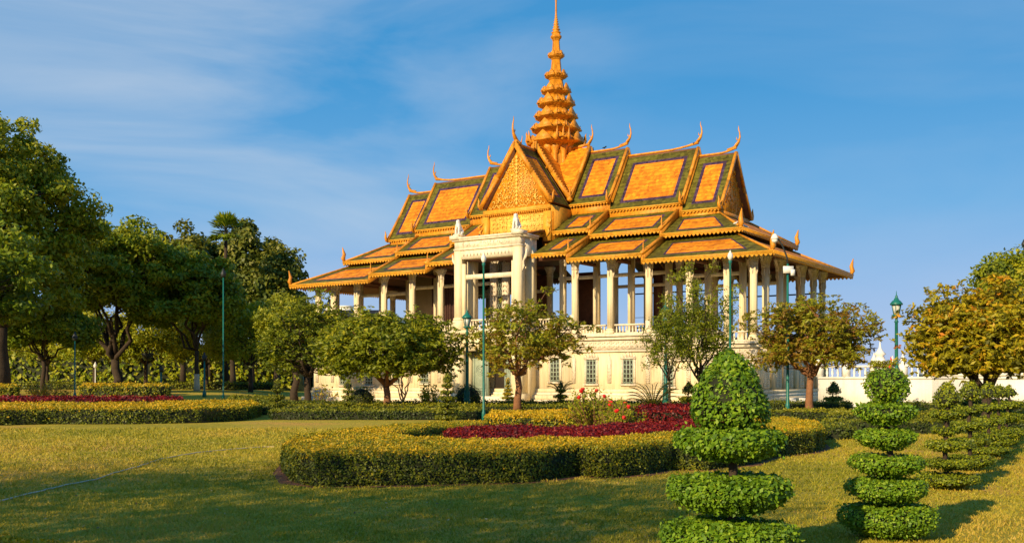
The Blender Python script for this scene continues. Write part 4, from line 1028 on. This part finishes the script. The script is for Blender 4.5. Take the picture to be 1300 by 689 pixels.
def fern_plant(x, d, label, n=16, L=1.7, seed=0, z=.5):
    rg = np.random.default_rng(seed); px_, py_ = P(x, d); e = empty('cycad', (px_, py_, 0)); tag(e, label, 'palm plant')
    g = MB(); g.lathe([(.16,0),(.20,.2),(.15,z)], (0,0,0), 9, 0); g.build('trunk', [M['bark']], e)
    mb = MB()
    for k in range(n):
        a = k*2.4+rg.uniform(-.2,.2); el = rg.uniform(.55,1.35); pts = []
        p = Vector((0,0,z)); 
        for i in range(9):
            t = i/8; ang = el-1.3*t*t; pts.append(p.copy()); p = p+Vector((math.cos(a)*math.cos(ang), math.sin(a)*math.cos(ang), math.sin(ang)))*L/8
        mb.tube(pts, [.02]*8+[.006], 4, 0)
        side = Vector((-math.sin(a), math.cos(a), 0))
        for i in range(1, 9):
            for h_ in (0,.5):
                q = pts[i-1].lerp(pts[i], h_) if i else pts[0]
                for s in (-1, 1):
                    ln = .34*L/1.7*(1-.5*abs(i/8-.4)); tdir = (side*s+Vector((0,0,.25))+(pts[i]-pts[i-1]).normalized()*.7).normalized()
                    c = q+tdir*ln*.5; mb.leaves(np.array([c]), np.array([[0.1,0.1,1.]]), ln, .34, np.array([.85+rg.normal()*.15]), 1, rg, T_=np.array([tdir]))
    mb.build('frond', [M['core'], L_['frangi']], e); return e
fern_plant(829, 47, 'feathery cycad with arching yellow-green fronds beside the red-flowered shrub', n=20, L=1.6, seed=76, z=.85)
fern_plant(712, 69.5, 'small arching cycad behind the ringed topiary at mid pavilion', n=14, L=1.3, seed=77, z=1.2)

# ------------------------------------------------------------------ trees
def tree(px, d, H, label, name='garden_tree', crown=(4,4,2.5), cz=None, nclump=90, per=70, leaf=.3, lw=.42, mt='frangi', tint=.5, seed=0, tr=.2, fork=.3, limbs=6, lean=(0,0), bark='bark', cr=.75, droop=.3, group=None, base=None, hollow=.45, trunk_split=0, whorl=False, flat=.55, cat='tree', xy=None, off=(0,0), redtint=0):
    rg = np.random.default_rng(seed); X, Y = xy if xy else P(px, d)
    e = empty(name, (X, Y, gz(X, Y))); tag(e, label, cat, group)
    rx, ry, rz = crown; czz = cz if cz is not None else H-rz
    C_ = np.array([off[0]+lean[0], off[1]+lean[1], czz])
    # clump centres in the crown volume
    cl = []
    while len(cl) < nclump:
        u = rg.normal(size=3); u /= np.linalg.norm(u)
        if u[2] < -.55: continue
        q = rg.uniform(hollow, 1.0)**.6; s = 1+.16*math.sin(3*math.atan2(u[1],u[0])+seed)+.10*math.sin(5*math.atan2(u[1],u[0])+u[2]*4+seed*2)
        c = C_ + u*np.array([rx,ry,rz])*q*s*(1 if u[2] > 0 else .9)
        cl.append(c)
    cl = np.array(cl)
    g = MB(); fk = Vector((lean[0]*.5, lean[1]*.5, H*fork))
    base_pts = [Vector((0,0,-.1)), Vector((rg.normal()*tr*.3, 0, H*fork*.35)), Vector((lean[0]*.3+rg.normal()*tr*.3, lean[1]*.3, H*fork*.7)), fk]
    g.tube(base_pts, [tr*1.45, tr*1.1, tr*.95, tr*.9], 10, 0)
    nodes = []
    for k in range(limbs):
        a = 2*math.pi*k/limbs+rg.uniform(-.4,.4); q = rg.uniform(.45,.75)
        end = Vector((C_[0]+math.cos(a)*rx*q, C_[1]+math.sin(a)*ry*q, C_[2]+rg.uniform(-.15,.5)*rz))
        if k == 0: end = Vector((C_[0], C_[1], C_[2]+rz*.6))
        pts = []; 
        for i in range(8):
            t = i/7; p = fk.lerp(end, t) + Vector((0,0,-(1-t)*t*(end-fk).length*.18)) + Vector(rg.normal(size=3))*((end-fk).length*.03*(0<i))
            pts.append(p)
        rad = [tr*.62*(1-.85*(i/7))+.01 for i in range(8)]; g.tube(pts, rad, 7, 0)
        nodes += [(p, rad[i]) for i, p in enumerate(pts) if i > 1]
    NP = np.array([tuple(n_[0]) for n_ in nodes])
    for c in cl:
        dd = np.linalg.norm(NP-c, axis=1)+np.maximum(0, NP[:,2]-c[2])*1.5; i = int(np.argmin(dd)); p = Vector(NP[i]); q = Vector(c)
        m_ = (p+q)/2+Vector((0,0,-.06*(q-p).length))+Vector(rg.normal(size=3))*.05*(q-p).length
        g.tube([p, m_, q], [min(nodes[i][1], tr*.22), tr*.11, tr*.04+.004], 5, 0)
    g.build('trunk', [M['bark' if bark == 'lime' else bark]], e)
    if bark == 'lime': g = MB(); g.tube([Vector(p)*.42 for p in base_pts], [tr*1.55, tr*1.3, tr*1.2, tr*1.16], 10, 0); g.build('whitewashed_base', [M['lime']], e)
    mb = MB()
    for c in cl:
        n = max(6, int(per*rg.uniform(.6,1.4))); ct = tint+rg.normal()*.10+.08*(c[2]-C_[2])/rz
        rr = cr*rg.uniform(.65,1.25)
        if whorl:
            k = max(2, n//8)
            wc = c+rg.normal(size=(k,3))*rr*np.array([.6,.6,.35])
            a = rg.uniform(0,6.283,(k,8)); el = rg.uniform(-.75,.55,(k,8))-droop*.5
            T = np.stack([np.cos(a)*np.cos(el), np.sin(a)*np.cos(el), np.sin(el)], axis=2)
            ll = leaf*rg.uniform(.7,1.25,(k,8,1)); Pp = (wc[:,None,:]+T*ll*.5).reshape(-1,3); T = T.reshape(-1,3); ll = ll.reshape(-1)
            Nn = rg.normal(size=(len(T),3))*.7+np.array([0,0,.5])+(c-C_)/np.array([rx,ry,rz])*.45
            tt = ct+rg.normal(size=len(T))*.10+np.repeat(rg.normal(size=k)*.14, 8)
            mb.leaves(Pp, Nn, ll, lw, tt, 0, rg, T_=T)
        else:
            u = rg.normal(size=(n,3)); u /= np.linalg.norm(u, axis=1, keepdims=True); q = rg.random(n)**.4
            p = c+u*q[:,None]*rr*np.array([1,1,flat]); Nn = u*.6+rg.normal(size=(n,3))*.65+np.array([0,0,.25])+(c-C_)/np.array([rx,ry,rz])*.3
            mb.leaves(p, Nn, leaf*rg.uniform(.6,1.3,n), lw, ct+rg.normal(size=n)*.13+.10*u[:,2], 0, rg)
    mb.build('crown', [L_[mt]], e)
    return e
# garden trees in front of the pavilion
GT = 'broad-leaved garden trees before the pavilion'
tree(490, 64, 6.1, 'dense round green tree with short dark trunk left of the portico', crown=(4.6,3.4,2.4), cz=3.95, nclump=220, per=190, leaf=.30, whorl=True, tint=.50, seed=101, tr=.22, fork=.30, limbs=8, cr=.75, group=GT, bark='bark_red', lw=.36)
tree(657, 63, 7.3, 'open-branched tree with bare reddish trunk in front of the portico', crown=(3.9,3.2,2.9), cz=4.55, nclump=112, per=95, leaf=.29, whorl=True, mt='brown', tint=.62, seed=102, tr=.22, fork=.34, limbs=8, cr=.62, group=GT, bark='bark_red', lw=.36, hollow=.3, off=(.7,0))
tree(896, 66, 9.6, 'tall thin airy tree with sparse leaves rising beside the lamp post right of the portico', crown=(2.6,2.4,4.3), cz=5.2, nclump=190, per=50, leaf=.21, whorl=False, mt='frangi', tint=.42, seed=103, tr=.12, fork=.2, limbs=9, cr=.55, group=GT, bark='bark', lean=(-.6,0), hollow=.15, flat=.8)
tree(850, 63.5, 7.2, 'small wispy tree with fine leaves in front of the third right column', crown=(2.0,1.7,3.1), cz=4.4, nclump=110, per=50, leaf=.18, whorl=False, mt='frangi', tint=.34, seed=104, tr=.07, fork=.3, limbs=6, cr=.5, group=GT, bark='bark', hollow=.15, flat=.8)
tree(1029, 58, 7.1, 'rounded brown and olive leaved tree with banded orange trunk at the pavilion right corner', crown=(3.5,3.0,2.8), cz=4.4, nclump=175, per=125, leaf=.26, whorl=True, mt='brown', tint=.55, seed=105, tr=.20, fork=.34, limbs=8, cr=.65, group=GT, bark='bark_red', lw=.36, hollow=.3)
tree(1252, 44, 6.15, 'wide yellow and orange leaved tree in front of the far green mound at right', crown=(2.95,2.8,2.45), cz=3.85, nclump=190, per=175, leaf=.25, whorl=True, mt='yellow', tint=.36, seed=106, tr=.22, fork=.25, limbs=8, cr=.62, group=GT, bark='bark', lw=.40)
tree(1126, 52, 3.3, 'small reddish-green bushy tree behind the round topiary head', crown=(1.0,.9,1.0), cz=2.35, nclump=30, per=60, leaf=.2, mt='brown', tint=.6, seed=107, tr=.06, fork=.3, limbs=4, cr=.4)
tree(391, 76, 8.0, 'mid green tree with light sprays before the left end of the pavilion', crown=(3.3,2.8,3.6), cz=4.6, nclump=150, per=90, leaf=.3, whorl=True, mt='frangi', tint=.34, seed=108, tr=.24, fork=.3, limbs=8, cr=.85)
tree(374, 90, 9.8, 'light green feathery tree left of the pavilion eaves', crown=(3.1,3,2.9), cz=6.7, nclump=110, per=110, leaf=.36, mt='frangi', tint=.52, seed=109, tr=.3, fork=.3, limbs=8, cr=1.2)
tree(512, 74, 4.0, 'thin multi-stemmed dark little tree behind the round green tree', crown=(1.8,1.2,1.0), cz=3.0, nclump=24, per=30, leaf=.25, mt='frangi', tint=.3, seed=110, tr=.09, fork=.15, limbs=6, cr=.5)
# great trees on the left
BT = 'great shade trees on the left'
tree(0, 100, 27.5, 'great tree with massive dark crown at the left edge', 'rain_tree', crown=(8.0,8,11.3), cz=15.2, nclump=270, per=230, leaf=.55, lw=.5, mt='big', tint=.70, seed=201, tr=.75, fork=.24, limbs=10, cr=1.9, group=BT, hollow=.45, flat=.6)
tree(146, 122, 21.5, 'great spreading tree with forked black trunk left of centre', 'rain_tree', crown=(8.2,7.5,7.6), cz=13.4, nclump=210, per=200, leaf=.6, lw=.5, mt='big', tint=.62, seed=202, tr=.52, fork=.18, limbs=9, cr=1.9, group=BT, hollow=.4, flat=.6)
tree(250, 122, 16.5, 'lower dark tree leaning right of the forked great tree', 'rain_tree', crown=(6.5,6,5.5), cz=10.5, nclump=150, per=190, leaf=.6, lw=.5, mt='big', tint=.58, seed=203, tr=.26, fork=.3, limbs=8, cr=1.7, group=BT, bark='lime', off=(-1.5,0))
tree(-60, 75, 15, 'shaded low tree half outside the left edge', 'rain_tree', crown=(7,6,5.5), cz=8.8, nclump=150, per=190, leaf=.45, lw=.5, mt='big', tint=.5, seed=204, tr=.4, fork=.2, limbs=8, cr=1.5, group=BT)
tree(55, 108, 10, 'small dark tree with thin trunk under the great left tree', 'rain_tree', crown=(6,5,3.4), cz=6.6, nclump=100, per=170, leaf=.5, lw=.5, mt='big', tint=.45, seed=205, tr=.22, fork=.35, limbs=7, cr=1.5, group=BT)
for i, (px_, d_, H_, cr_, lab, t_) in enumerate([(232,165,25,(5.5,5,7),'dark clumped evergreen right of the forked tree',.46),(266,172,23.5,(5.5,5,6.5),'dark clumped evergreen below the sugar palm',.40),(320,168,27,(5.8,5,8),'tallest dark clumped evergreen right of the sugar palm',.50),(350,160,22,(4.2,4,7),'rounded dark evergreen nearest the pavilion eaves',.40),(296,160,19,(7,5,7),'low dark evergreen beneath the palm',.36)]):
    tree(px_, d_, H_, lab, 'evergreen_tree', crown=cr_, cz=H_-cr_[2], nclump=95, per=170, leaf=.75, lw=.6, mt='dark', tint=t_+.18, seed=300+i, tr=.4, fork=.35, limbs=7, cr=1.9, group='dark evergreens behind the park', flat=.85, hollow=.5)
for i, (px_, d_, lab) in enumerate([(120,138,'low light green tree behind the forked trunk'),(185,140,'low yellow-green tree behind the crown-topped lamp'),(262,140,'low yellow-green tree right of the whitewashed trunk'),(318,132,'low yellow-green weeping tree by the tall thin lamp'),(60,142,'low light green tree at far left in the background')]):
    tree(px_, d_, 11.5, lab, 'weeping_tree', crown=(5.5,4.5,4.2), cz=6.8, nclump=100, per=150, leaf=.5, lw=.4, mt='big', tint=.85, seed=320+i, tr=.25, fork=.3, limbs=7, cr=1.6, group='low yellow-green trees at the back', flat=.9)
tree(1338, 100, 14.6, 'huge smooth dense green tree crown rising at the right edge', 'banyan_tree', crown=(10,8,10.6), cz=3.0, nclump=560, per=220, leaf=.42, lw=.55, mt='row', tint=.55, seed=330, tr=.8, fork=.2, limbs=10, cr=1.4, hollow=.9, flat=.7)
# trees behind the photographer whose shade lies over the near lawn
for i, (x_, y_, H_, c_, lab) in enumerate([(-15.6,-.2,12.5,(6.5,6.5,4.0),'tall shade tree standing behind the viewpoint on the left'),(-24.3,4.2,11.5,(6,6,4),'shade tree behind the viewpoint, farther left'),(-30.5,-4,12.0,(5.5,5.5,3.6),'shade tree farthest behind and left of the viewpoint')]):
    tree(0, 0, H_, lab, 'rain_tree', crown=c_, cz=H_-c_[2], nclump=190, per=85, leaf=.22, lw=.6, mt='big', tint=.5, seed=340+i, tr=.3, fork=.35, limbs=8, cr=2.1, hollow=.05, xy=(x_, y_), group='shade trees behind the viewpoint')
def palm(px, d, H, label, seed=0, L=3.0):
    rg = np.random.default_rng(seed); X, Y = P(px, d); e = empty('sugar_palm', (X, Y, gz(X, Y))); tag(e, label, 'palm tree')
    g = MB(); g.tube([(0,0,-.1),(.1,0,H*.3),(-.1,0,H*.7),(0,0,H-1.2)], [.35,.26,.24,.26], 9, 0); g.build('trunk', [M['bark']], e)
    mb = MB()
    for k in range(34):
        a = rg.uniform(0,6.283); el = rg.uniform(-.7,1.4); ax = Vector((math.cos(a)*math.cos(el), math.sin(a)*math.cos(el), math.sin(el)))
        b_ = Vector((0,0,H-1.0)); h_ = b_+ax*L*.5; mb.tube([b_, h_], .04, 4, 0)
        sd_ = ax.cross(Vector((0,0,1))).normalized()
        for i in range(15):
            t = (i-7)/7*1.5; dr = (ax*math.cos(t)+sd_*math.sin(t)).normalized(); ln = L*.62*rg.uniform(.8,1.05)
            c = h_+dr*ln*.5+Vector((0,0,-.08*ln)); nn = ax.cross(sd_)+Vector(rg.normal(size=3))*.25
            mb.leaves(np.array([c]), np.array([nn]), ln, .16, np.array([.5+rg.normal()*.15]), 1, rg, T_=np.array([dr]))
    mb.build('crown', [M['core'], L_['big']], e)
palm(287, 150, 24.6, 'sugar palm with spiky round crown above the dark evergreens', 7, 3.0)
# ivy-covered boundary at the back of the park
hedge(strip(-80, 372, 172, 5), 6.3, 'tall leafy hedge wall closing off the park behind the trees on the left', dens=9, leaf=.75, mt='big', top=.8, side=.72, seed=90, wobble=.3, tvar=.2)

# ------------------------------------------------------------------ lamps
def ornate_lamp(px, d, label, H=7.0, group='ornate green lamp posts', parts=True, mt='teal'):
    X, Y = P(px, d); e = empty('street_lamp', (X, Y, gz(X, Y))); tag(e, label, 'lamp', group)
    g = MB(); g.lathe([(.30,0),(.30,.12),(.24,.18),(.22,.75),(.26,.80),(.17,.95),(.15,1.6),(.20,1.66),(.11,1.85),(.085,H-1.65),(.13,H-1.6),(.07,H-1.5),(.10,H-1.30)], (0,0,0), 12, 0)
    for i in range(8):
        a = i*.785; g.tube([(math.cos(a)*.23,math.sin(a)*.23,.2),(math.cos(a)*.16,math.sin(a)*.16,1.5)], .025, 4, 0)
    g.build('pole', [M[mt]], e)
    g = MB(); g.lathe([(.10,0),(.22,.06),(.30,.12),(.14,.18)], (0,0,H-1.35), 8, 0)
    for i in range(6):
        a = i*math.pi/3; g.tube([(math.cos(a)*.15,math.sin(a)*.15,H-1.2),(math.cos(a)*.27,math.sin(a)*.27,H-.62)], .022, 4, 0)
    g.lathe([(.36,0),(.38,.05),(.26,.20),(.14,.30),(.13,.36),(.07,.42),(.09,.48),(.03,.56),(.01,.80)], (0,0,H-.64), 8, 0); g.build('lantern_frame', [M[mt]], e)
    g = MB(); g.lathe([(.13,0),(.24,.56)], (0,0,H-1.19), 6, 0); g.build('lantern_glass', [M['glass']], e)
    return e
ornate_lamp(593, 68, 'ornate green lamp post with lantern head left of the portico')
ornate_lamp(845, 70, 'green lamp post half hidden by the sparse tree right of the portico', H=7.6)
ornate_lamp(1138, 57, 'ornate green lamp post with lantern head against the sky, right of the pavilion', H=7.1)
def bulb_pole(px, d, H, label, mt='teal'):
    X, Y = P(px, d); e = empty('street_lamp', (X, Y, gz(X, Y))); tag(e, label, 'lamp', 'slender bulb lamp poles')
    g = MB(); g.lathe([(.10,0),(.10,.5),(.065,.6),(.05,H-.7),(.09,H-.62),(.09,H-.55),(.04,H-.5)], (0,0,0), 8, 0); g.build('pole', [M[mt]], e)
    g = MB(); g.lathe([(.05,0),(.11,.10),(.145,.22),(.11,.34),(.04,.44),(.02,.52)], (0,0,H-.52), 10, 0); g.build('globe', [M['white']], e)
bulb_pole(614, 52.5, 8.85, 'slender green pole with white bulb standing in front of the portico')
bulb_pole(927, 51, 8.8, 'slender green pole with white bulb rising behind the largest topiary')
def arm_lamp():
    X, Y = P(1000, 58); e = empty('street_lamp', (X, Y, 0)); tag(e, 'tall grey-green pole with curved arm lamp and junction box at the pavilion right corner', 'lamp')
    g = MB(); g.lathe([(.13,0),(.13,.8),(.09,.9),(.06,8.9)], (0,0,0), 8, 0); g.build('pole', [M['teal']], e)
    g = MB(); g.tube([(0,0,8.85),(-.05,0,9.3),(-.28,0,9.9),(-.55,0,10.35),(-.70,0,10.5)], [.055,.05,.045,.04,.04], 6, 0); g.build('arm', [M['black']], e)
    g = MB(); g.lathe([(.20,0),(.22,.1),(.12,.28),(.05,.34)], (-.75,0,10.3), 10, 0); g.lathe([(.02,-.2),(.14,-.13),(.19,0)], (-.75,0,10.3), 10, 0); g.build('lamp_head', [M['white']], e)
    g = MB(); g.box(-.30,.28,-.22,-.08,8.35,8.75,0); g.box(.10,.34,-.30,-.23,8.2,8.55,0); g.build('junction_box', [M['white']], e)
arm_lamp()
def plain_post(px, d, H, label, mt='teal', top=False, r_=.07):
    X, Y = P(px, d); e = empty('street_lamp', (X, Y, gz(X, Y))); tag(e, label, 'lamp', 'thin park lamps on the left')
    g = MB(); g.lathe([(r_*2.2,0),(r_*2,.4),(r_,.6),(r_*.8,H-.4)], (0,0,0), 8, 0); g.build('pole', [M[mt]], e)
    g = MB()
    if top:
        g.lathe([(.05,0),(.35,.3),(.75,.9),(.72,.95),(.3,.8),(.1,.9)], (0,0,H-.9), 10, 0)
        for k in range(8): a = k*.785; g.tube([(0,0,H-.4),(math.cos(a)*.6,math.sin(a)*.6,H+.1),(math.cos(a)*.8,math.sin(a)*.8,H+.5)], .05, 4, 0)
    else: g.lathe([(.10,0),(.22,.1),(.24,.35),(.10,.6),(.03,.8)], (0,0,H-.5), 8, 0)
    g.build('lamp_head', [M['black' if mt != 'white' else 'white']], e)
plain_post(283.5, 86, 11.0, 'tall dark slender lamp before the left evergreens', 'teal')
plain_post(95, 88, 5.6, 'slender green lamp post beneath the great left tree', 'teal')
plain_post(187, 125, 4.6, 'dark lamp with spreading crown-shaped top near the forked tree', 'black', True)
plain_post(204.5, 118, 2.8, 'short green lamp post just right of the crown-topped lamp', 'teal', r_=.12)
plain_post(259.5, 92, 3.8, 'green lamp post right of the whitewashed trunk', 'teal', r_=.09)
plain_post(121, 130, 3.4, 'pale thin post left of the forked trunk', 'white')
plain_post(1299.5, 110, 17.2, 'dark thin mast at the right edge above the huge tree', 'black')

# ------------------------------------------------------------------ white wall, shrine and far buildings
def wall_right():
    a = P(1040, 76); b_ = P(1185, 70); c_ = P(1420, 60)
    e = empty('compound_wall', (a[0], a[1], 0)); tag(e, 'long white compound wall with balustrade top at the right behind the trees', 'wall')
    g = MB(); k = MB(); O_ = Vector((a[0], a[1], 0))
    for p, q in ((a, b_), (b_, c_)):
        p = Vector((*p, 0))-O_; q = Vector((*q, 0))-O_; ln = (q-p).length
        g.bar(p+Vector((0,0,0)), q, .35, 2.25, 0); g.bar(p+Vector((0,0,0)), q, .55, .35, 0); g.bar(p+Vector((0,0,2.252)), q+Vector((0,0,2.252)), .50, .16, 0)
        n = int(ln/.42)
        if p.length < 1:
            for i in range(n):
                c = p.lerp(q, (i+.5)/n)+Vector((0,0,2.41)); k.lathe([(.09,0),(.05,.1),(.10,.3),(.05,.55),(.09,.7)], c, 6, 0)
            k.bar(p+Vector((0,0,3.11)), q+Vector((0,0,3.11)), .35, .14, 0)
            for i in range(0, 5):
                c = p.lerp(q, i/4.); k.cbox((c.x, c.y, 2.41), .5, .5, .95); k.lathe([(.28,0),(.12,.1),(.22,.3),(.10,.5),(.02,.8)], (c.x, c.y, 3.36), 8, 0)
    g.build('wall_body', [M['white']], e); k.build('parapet', [M['white']], e)
wall_right()
def shrine():
    X, Y = P(1120, 71); e = empty('shrine_spire', (X, Y, 0)); e.scale = (.78,.78,.78); tag(e, 'white tapering shrine finial rising behind the compound wall beside the right ornate lamp', 'shrine')
    g = MB(); g.lathe([(.9,0),(.9,3.2),(1.05,3.3),(.6,3.6),(.55,4.2),(.75,4.35),(.5,4.6),(.35,5.0),(.55,5.15),(.3,5.4),(.12,5.7),(.03,6.3)], (-.2,0,0), 10, 0)
    g.lathe([(.7,0),(.7,3.0),(.45,3.3),(.4,3.9),(.55,4.0),(.3,4.3),(.03,5.0)], (1.0,.2,0), 10, 0); g.build('body', [M['white']], e)
    g = MB(); g.tube([(.45,-.7,3.2),(.42,-.7,4.2),(.55,-.72,4.6),(.5,-.7,4.9)], [.12,.22,.16,.03], 6, 0, .5); g.build('cloth', [M['red']], e)
shrine()
def far_house(px, d, w_, h_, dp, label, wallm, roofm=None, rh=2.0, win=(4,2), rz=0.0, flat=False):
    X, Y = P(px, d); e = empty('building', (X, Y, gz(X, Y)), rz); tag(e, label, 'building')
    g = MB(); g.box(-w_/2, w_/2, 0, dp, 0, h_, 0); g.build('wall', [wallm], e)
    if roofm:
        g = MB(); g.add([(-w_/2-.4,-.4,h_),(w_/2+.4,-.4,h_),(w_/2+.4,dp+.4,h_),(-w_/2-.4,dp+.4,h_),(-w_/2+rh*.8,dp/2,h_+rh),(w_/2-rh*.8,dp/2,h_+rh)], [(0,1,5,4),(2,3,4,5),(1,2,5),(3,0,4),(3,2,1,0)], 0); g.build('roof', [roofm], e)
    else:
        g = MB(); g.box(-w_/2-.15, w_/2+.15, -.15, dp+.15, h_+.002, h_+.35, 0); g.build('cornice', [M['white']], e)
    nx, nz = win
    for i in range(nx):
        for j in range(nz):
            x = -w_/2+w_*(i+.5)/nx; z = h_*(j+.25)/nz
            g = MB(); g.box(x-.65, x+.65, -.12, -.002, z-.1, z+h_/nz*.55+.1, 0); o = g.build('window', [M['white']], e)
            g = MB(); g.box(x-.5, x-.05, -.15, -.122, z, z+h_/nz*.55, 0); g.box(x+.05, x+.5, -.15, -.122, z, z+h_/nz*.55, 0); g.build('pane', [M['dark']], o)
    return e
far_house(366, 185, 9, 9.0, 8, 'ochre house with white window frames glimpsed between the left trees', M['ochre'], M['red_roof'], 2.0, (4,2))
far_house(446, 185, 15, 12.6, 10, 'long building with red tiled roof seen through the left columns', M['white'], M['red_roof'], 2.6, (6,2))
far_house(437, 230, 2.8, 18.6, 4, 'small pale block above the red roof behind the left columns', M['white'], None, 0, (1,4))
far_house(418, 215, 1.8, 17.6, 1.8, 'little dark-topped turret seen between the leftmost columns', M['white'], M['black'], 1.6, (1,4))
far_house(1290, 92, 13, 2.5, 6, 'low white building with striped awning behind the right topiary heads', M['white'], None, 0, (4,1))

# striped awning
X, Y = P(1247, 90); g = MB()
for i in range(7): g.box(-.9+i*.26, -.9+i*.26+.13, -.05, .9, 1.9, 2.25+.0*i, 0)
e = empty('awning', (X, Y, 0)); tag(e, 'red and white striped awning at the end of the low white building', 'awning')
g.build('red_stripe', [M['red']], e); g = MB()
for i in range(7): g.box(-.77+i*.26, -.77+i*.26+.128, -.048, .9, 1.9, 2.24, 0)
for i in (-.8,.8): g.box(i-.04, i+.04, 0, .08, 0, 1.9, 0)
g.build('awning_frame', [M['white']], e)
def chair(px, d, rz, label):
    X, Y = P(px, d); e = empty('garden_chair', (X, Y, 0), rz); tag(e, label, 'chair', 'white plastic chairs by the pavilion')
    g = MB(); g.box(-.26,.26,-.26,.26,.42,.47,0); g.build('seat', [M['white']], e)
    g = MB()
    for i in range(5): g.box(-.24+i*.105,-.24+i*.105+.06,.24,.28,.47,.90,0)
    g.box(-.27,.27,.235,.285,.902,.98,0); g.build('backrest', [M['white']], e)
    for sx in (-1,1):
        for sy in (-1,1): g = MB(); g.tube([(sx*.22,sy*.21,.42),(sx*.27,sy*.26,0)], [.035,.025], 6, 0); g.build('leg', [M['white']], e)
    for sx in (-1,1): g = MB(); g.tube([(sx*.28,.26,.66),(sx*.29,-.22,.66),(sx*.27,-.25,.45)], .025, 5, 0); g.build('armrest', [M['white']], e)
chair(1010, 64.5+2.5, .5, 'white slatted plastic chair beside the arm lamp pole, left one of the pair')
chair(1019, 64.5+2.4, -.4, 'white slatted plastic chair nearer the banded tree trunk')
# thin white hose lying across the lawn
pts = [G(x, y) for x, y in ((-60,650),(0,637),(40,627),(80,617),(120,610),(145,601),(175,593),(205,583),(250,575),(290,571),(330,568),(352,567.5))]
g = MB(); fine = []
for i in range(len(pts)-1):
    for k in range(6):
        t = k/6; fine.append((pts[i][0]*(1-t)+pts[i+1][0]*t+random.Random(i*9+k).uniform(-.03,.03), pts[i][1]*(1-t)+pts[i+1][1]*t+random.Random(i*5+k).uniform(-.05,.05), .025))
g.tube(fine, .014, 6, 0); tag(g.build('garden_hose', [mat('hose', (.62,.50,.36), .7, .1, 3)]), 'thin white hose lying across the left lawn', 'hose')
# short blades over the near lawn
def grass():
    rg = np.random.default_rng(9); N = 340000
    d = 9.5*np.exp(rg.random(N)*math.log(46/9.5)); a = rg.uniform(-.54,.54,N); x = a*d
    sz = .018+.0016*d; h = (.017+.0008*d)*rg.uniform(.4,1.6,N)*(1+.5*(vn(x, d, 0*x, 1.3) > .25))
    clump = wob(x*.8, d*.8); keep = (rg.random(N) < .65+.5*clump) & ~in_poly(np.column_stack([x, d]), SOIL); x, d, sz, h = x[keep], d[keep], sz[keep], h[keep]; n = len(x)
    ph = rg.uniform(0,6.283,n); w_ = sz*.28; tx, ty = np.cos(ph)*w_, np.sin(ph)*w_
    lx, ly = rg.normal(size=n)*h*.6, rg.normal(size=n)*h*.6
    q = np.empty((n,4,3)); q[:,0] = np.column_stack([x-tx, d-ty, np.zeros(n)]); q[:,1] = np.column_stack([x+tx, d+ty, np.zeros(n)])
    q[:,2] = np.column_stack([x+lx+tx*.2, d+ly+ty*.2, h]); q[:,3] = np.column_stack([x+lx-tx*.2, d+ly-ty*.2, h])
    mb = MB(); mb.lv.append(q.reshape(-1,3)); mb.lm.append(np.zeros(n, np.int32))
    t = .5+.25*np.sin(x*.5+1)*np.sin(d*.33)+.2*wob(x*.7+4, d*.5)+rg.normal(size=n)*.15
    mb.lt.append(np.repeat(np.clip(t,0,1), 4))
    mb.build('grass', [leafmat('grass_blade', [(.18,.20,.014),(.34,.32,.022),(.50,.39,.036),(.60,.40,.07)], .35)])
    o = bpy.data.objects['grass']; tag(o, 'short mown grass covering the lawn', 'grass', kind='stuff')
grass()
def fallen_leaves():
    rg = np.random.default_rng(4); n = 900; d = 10.5*np.exp(rg.random(n)*math.log(3.6)); x = rg.uniform(-.5,.52,n)*d
    mb = MB(); mb.leaves(np.column_stack([x, d, np.full(n,.035)]), np.column_stack([rg.normal(size=n)*.35, rg.normal(size=n)*.35, np.ones(n)]), rg.uniform(.03,.075,n), .5, rg.random(n), 0, rg)
    tag(mb.build('fallen_leaves', [leafmat('dry_leaf', [(.10,.05,.02),(.30,.18,.07),(.55,.42,.22)], .1)]), 'dry fallen leaves scattered over the lawn', 'leaf litter', kind='stuff')
fallen_leaves()
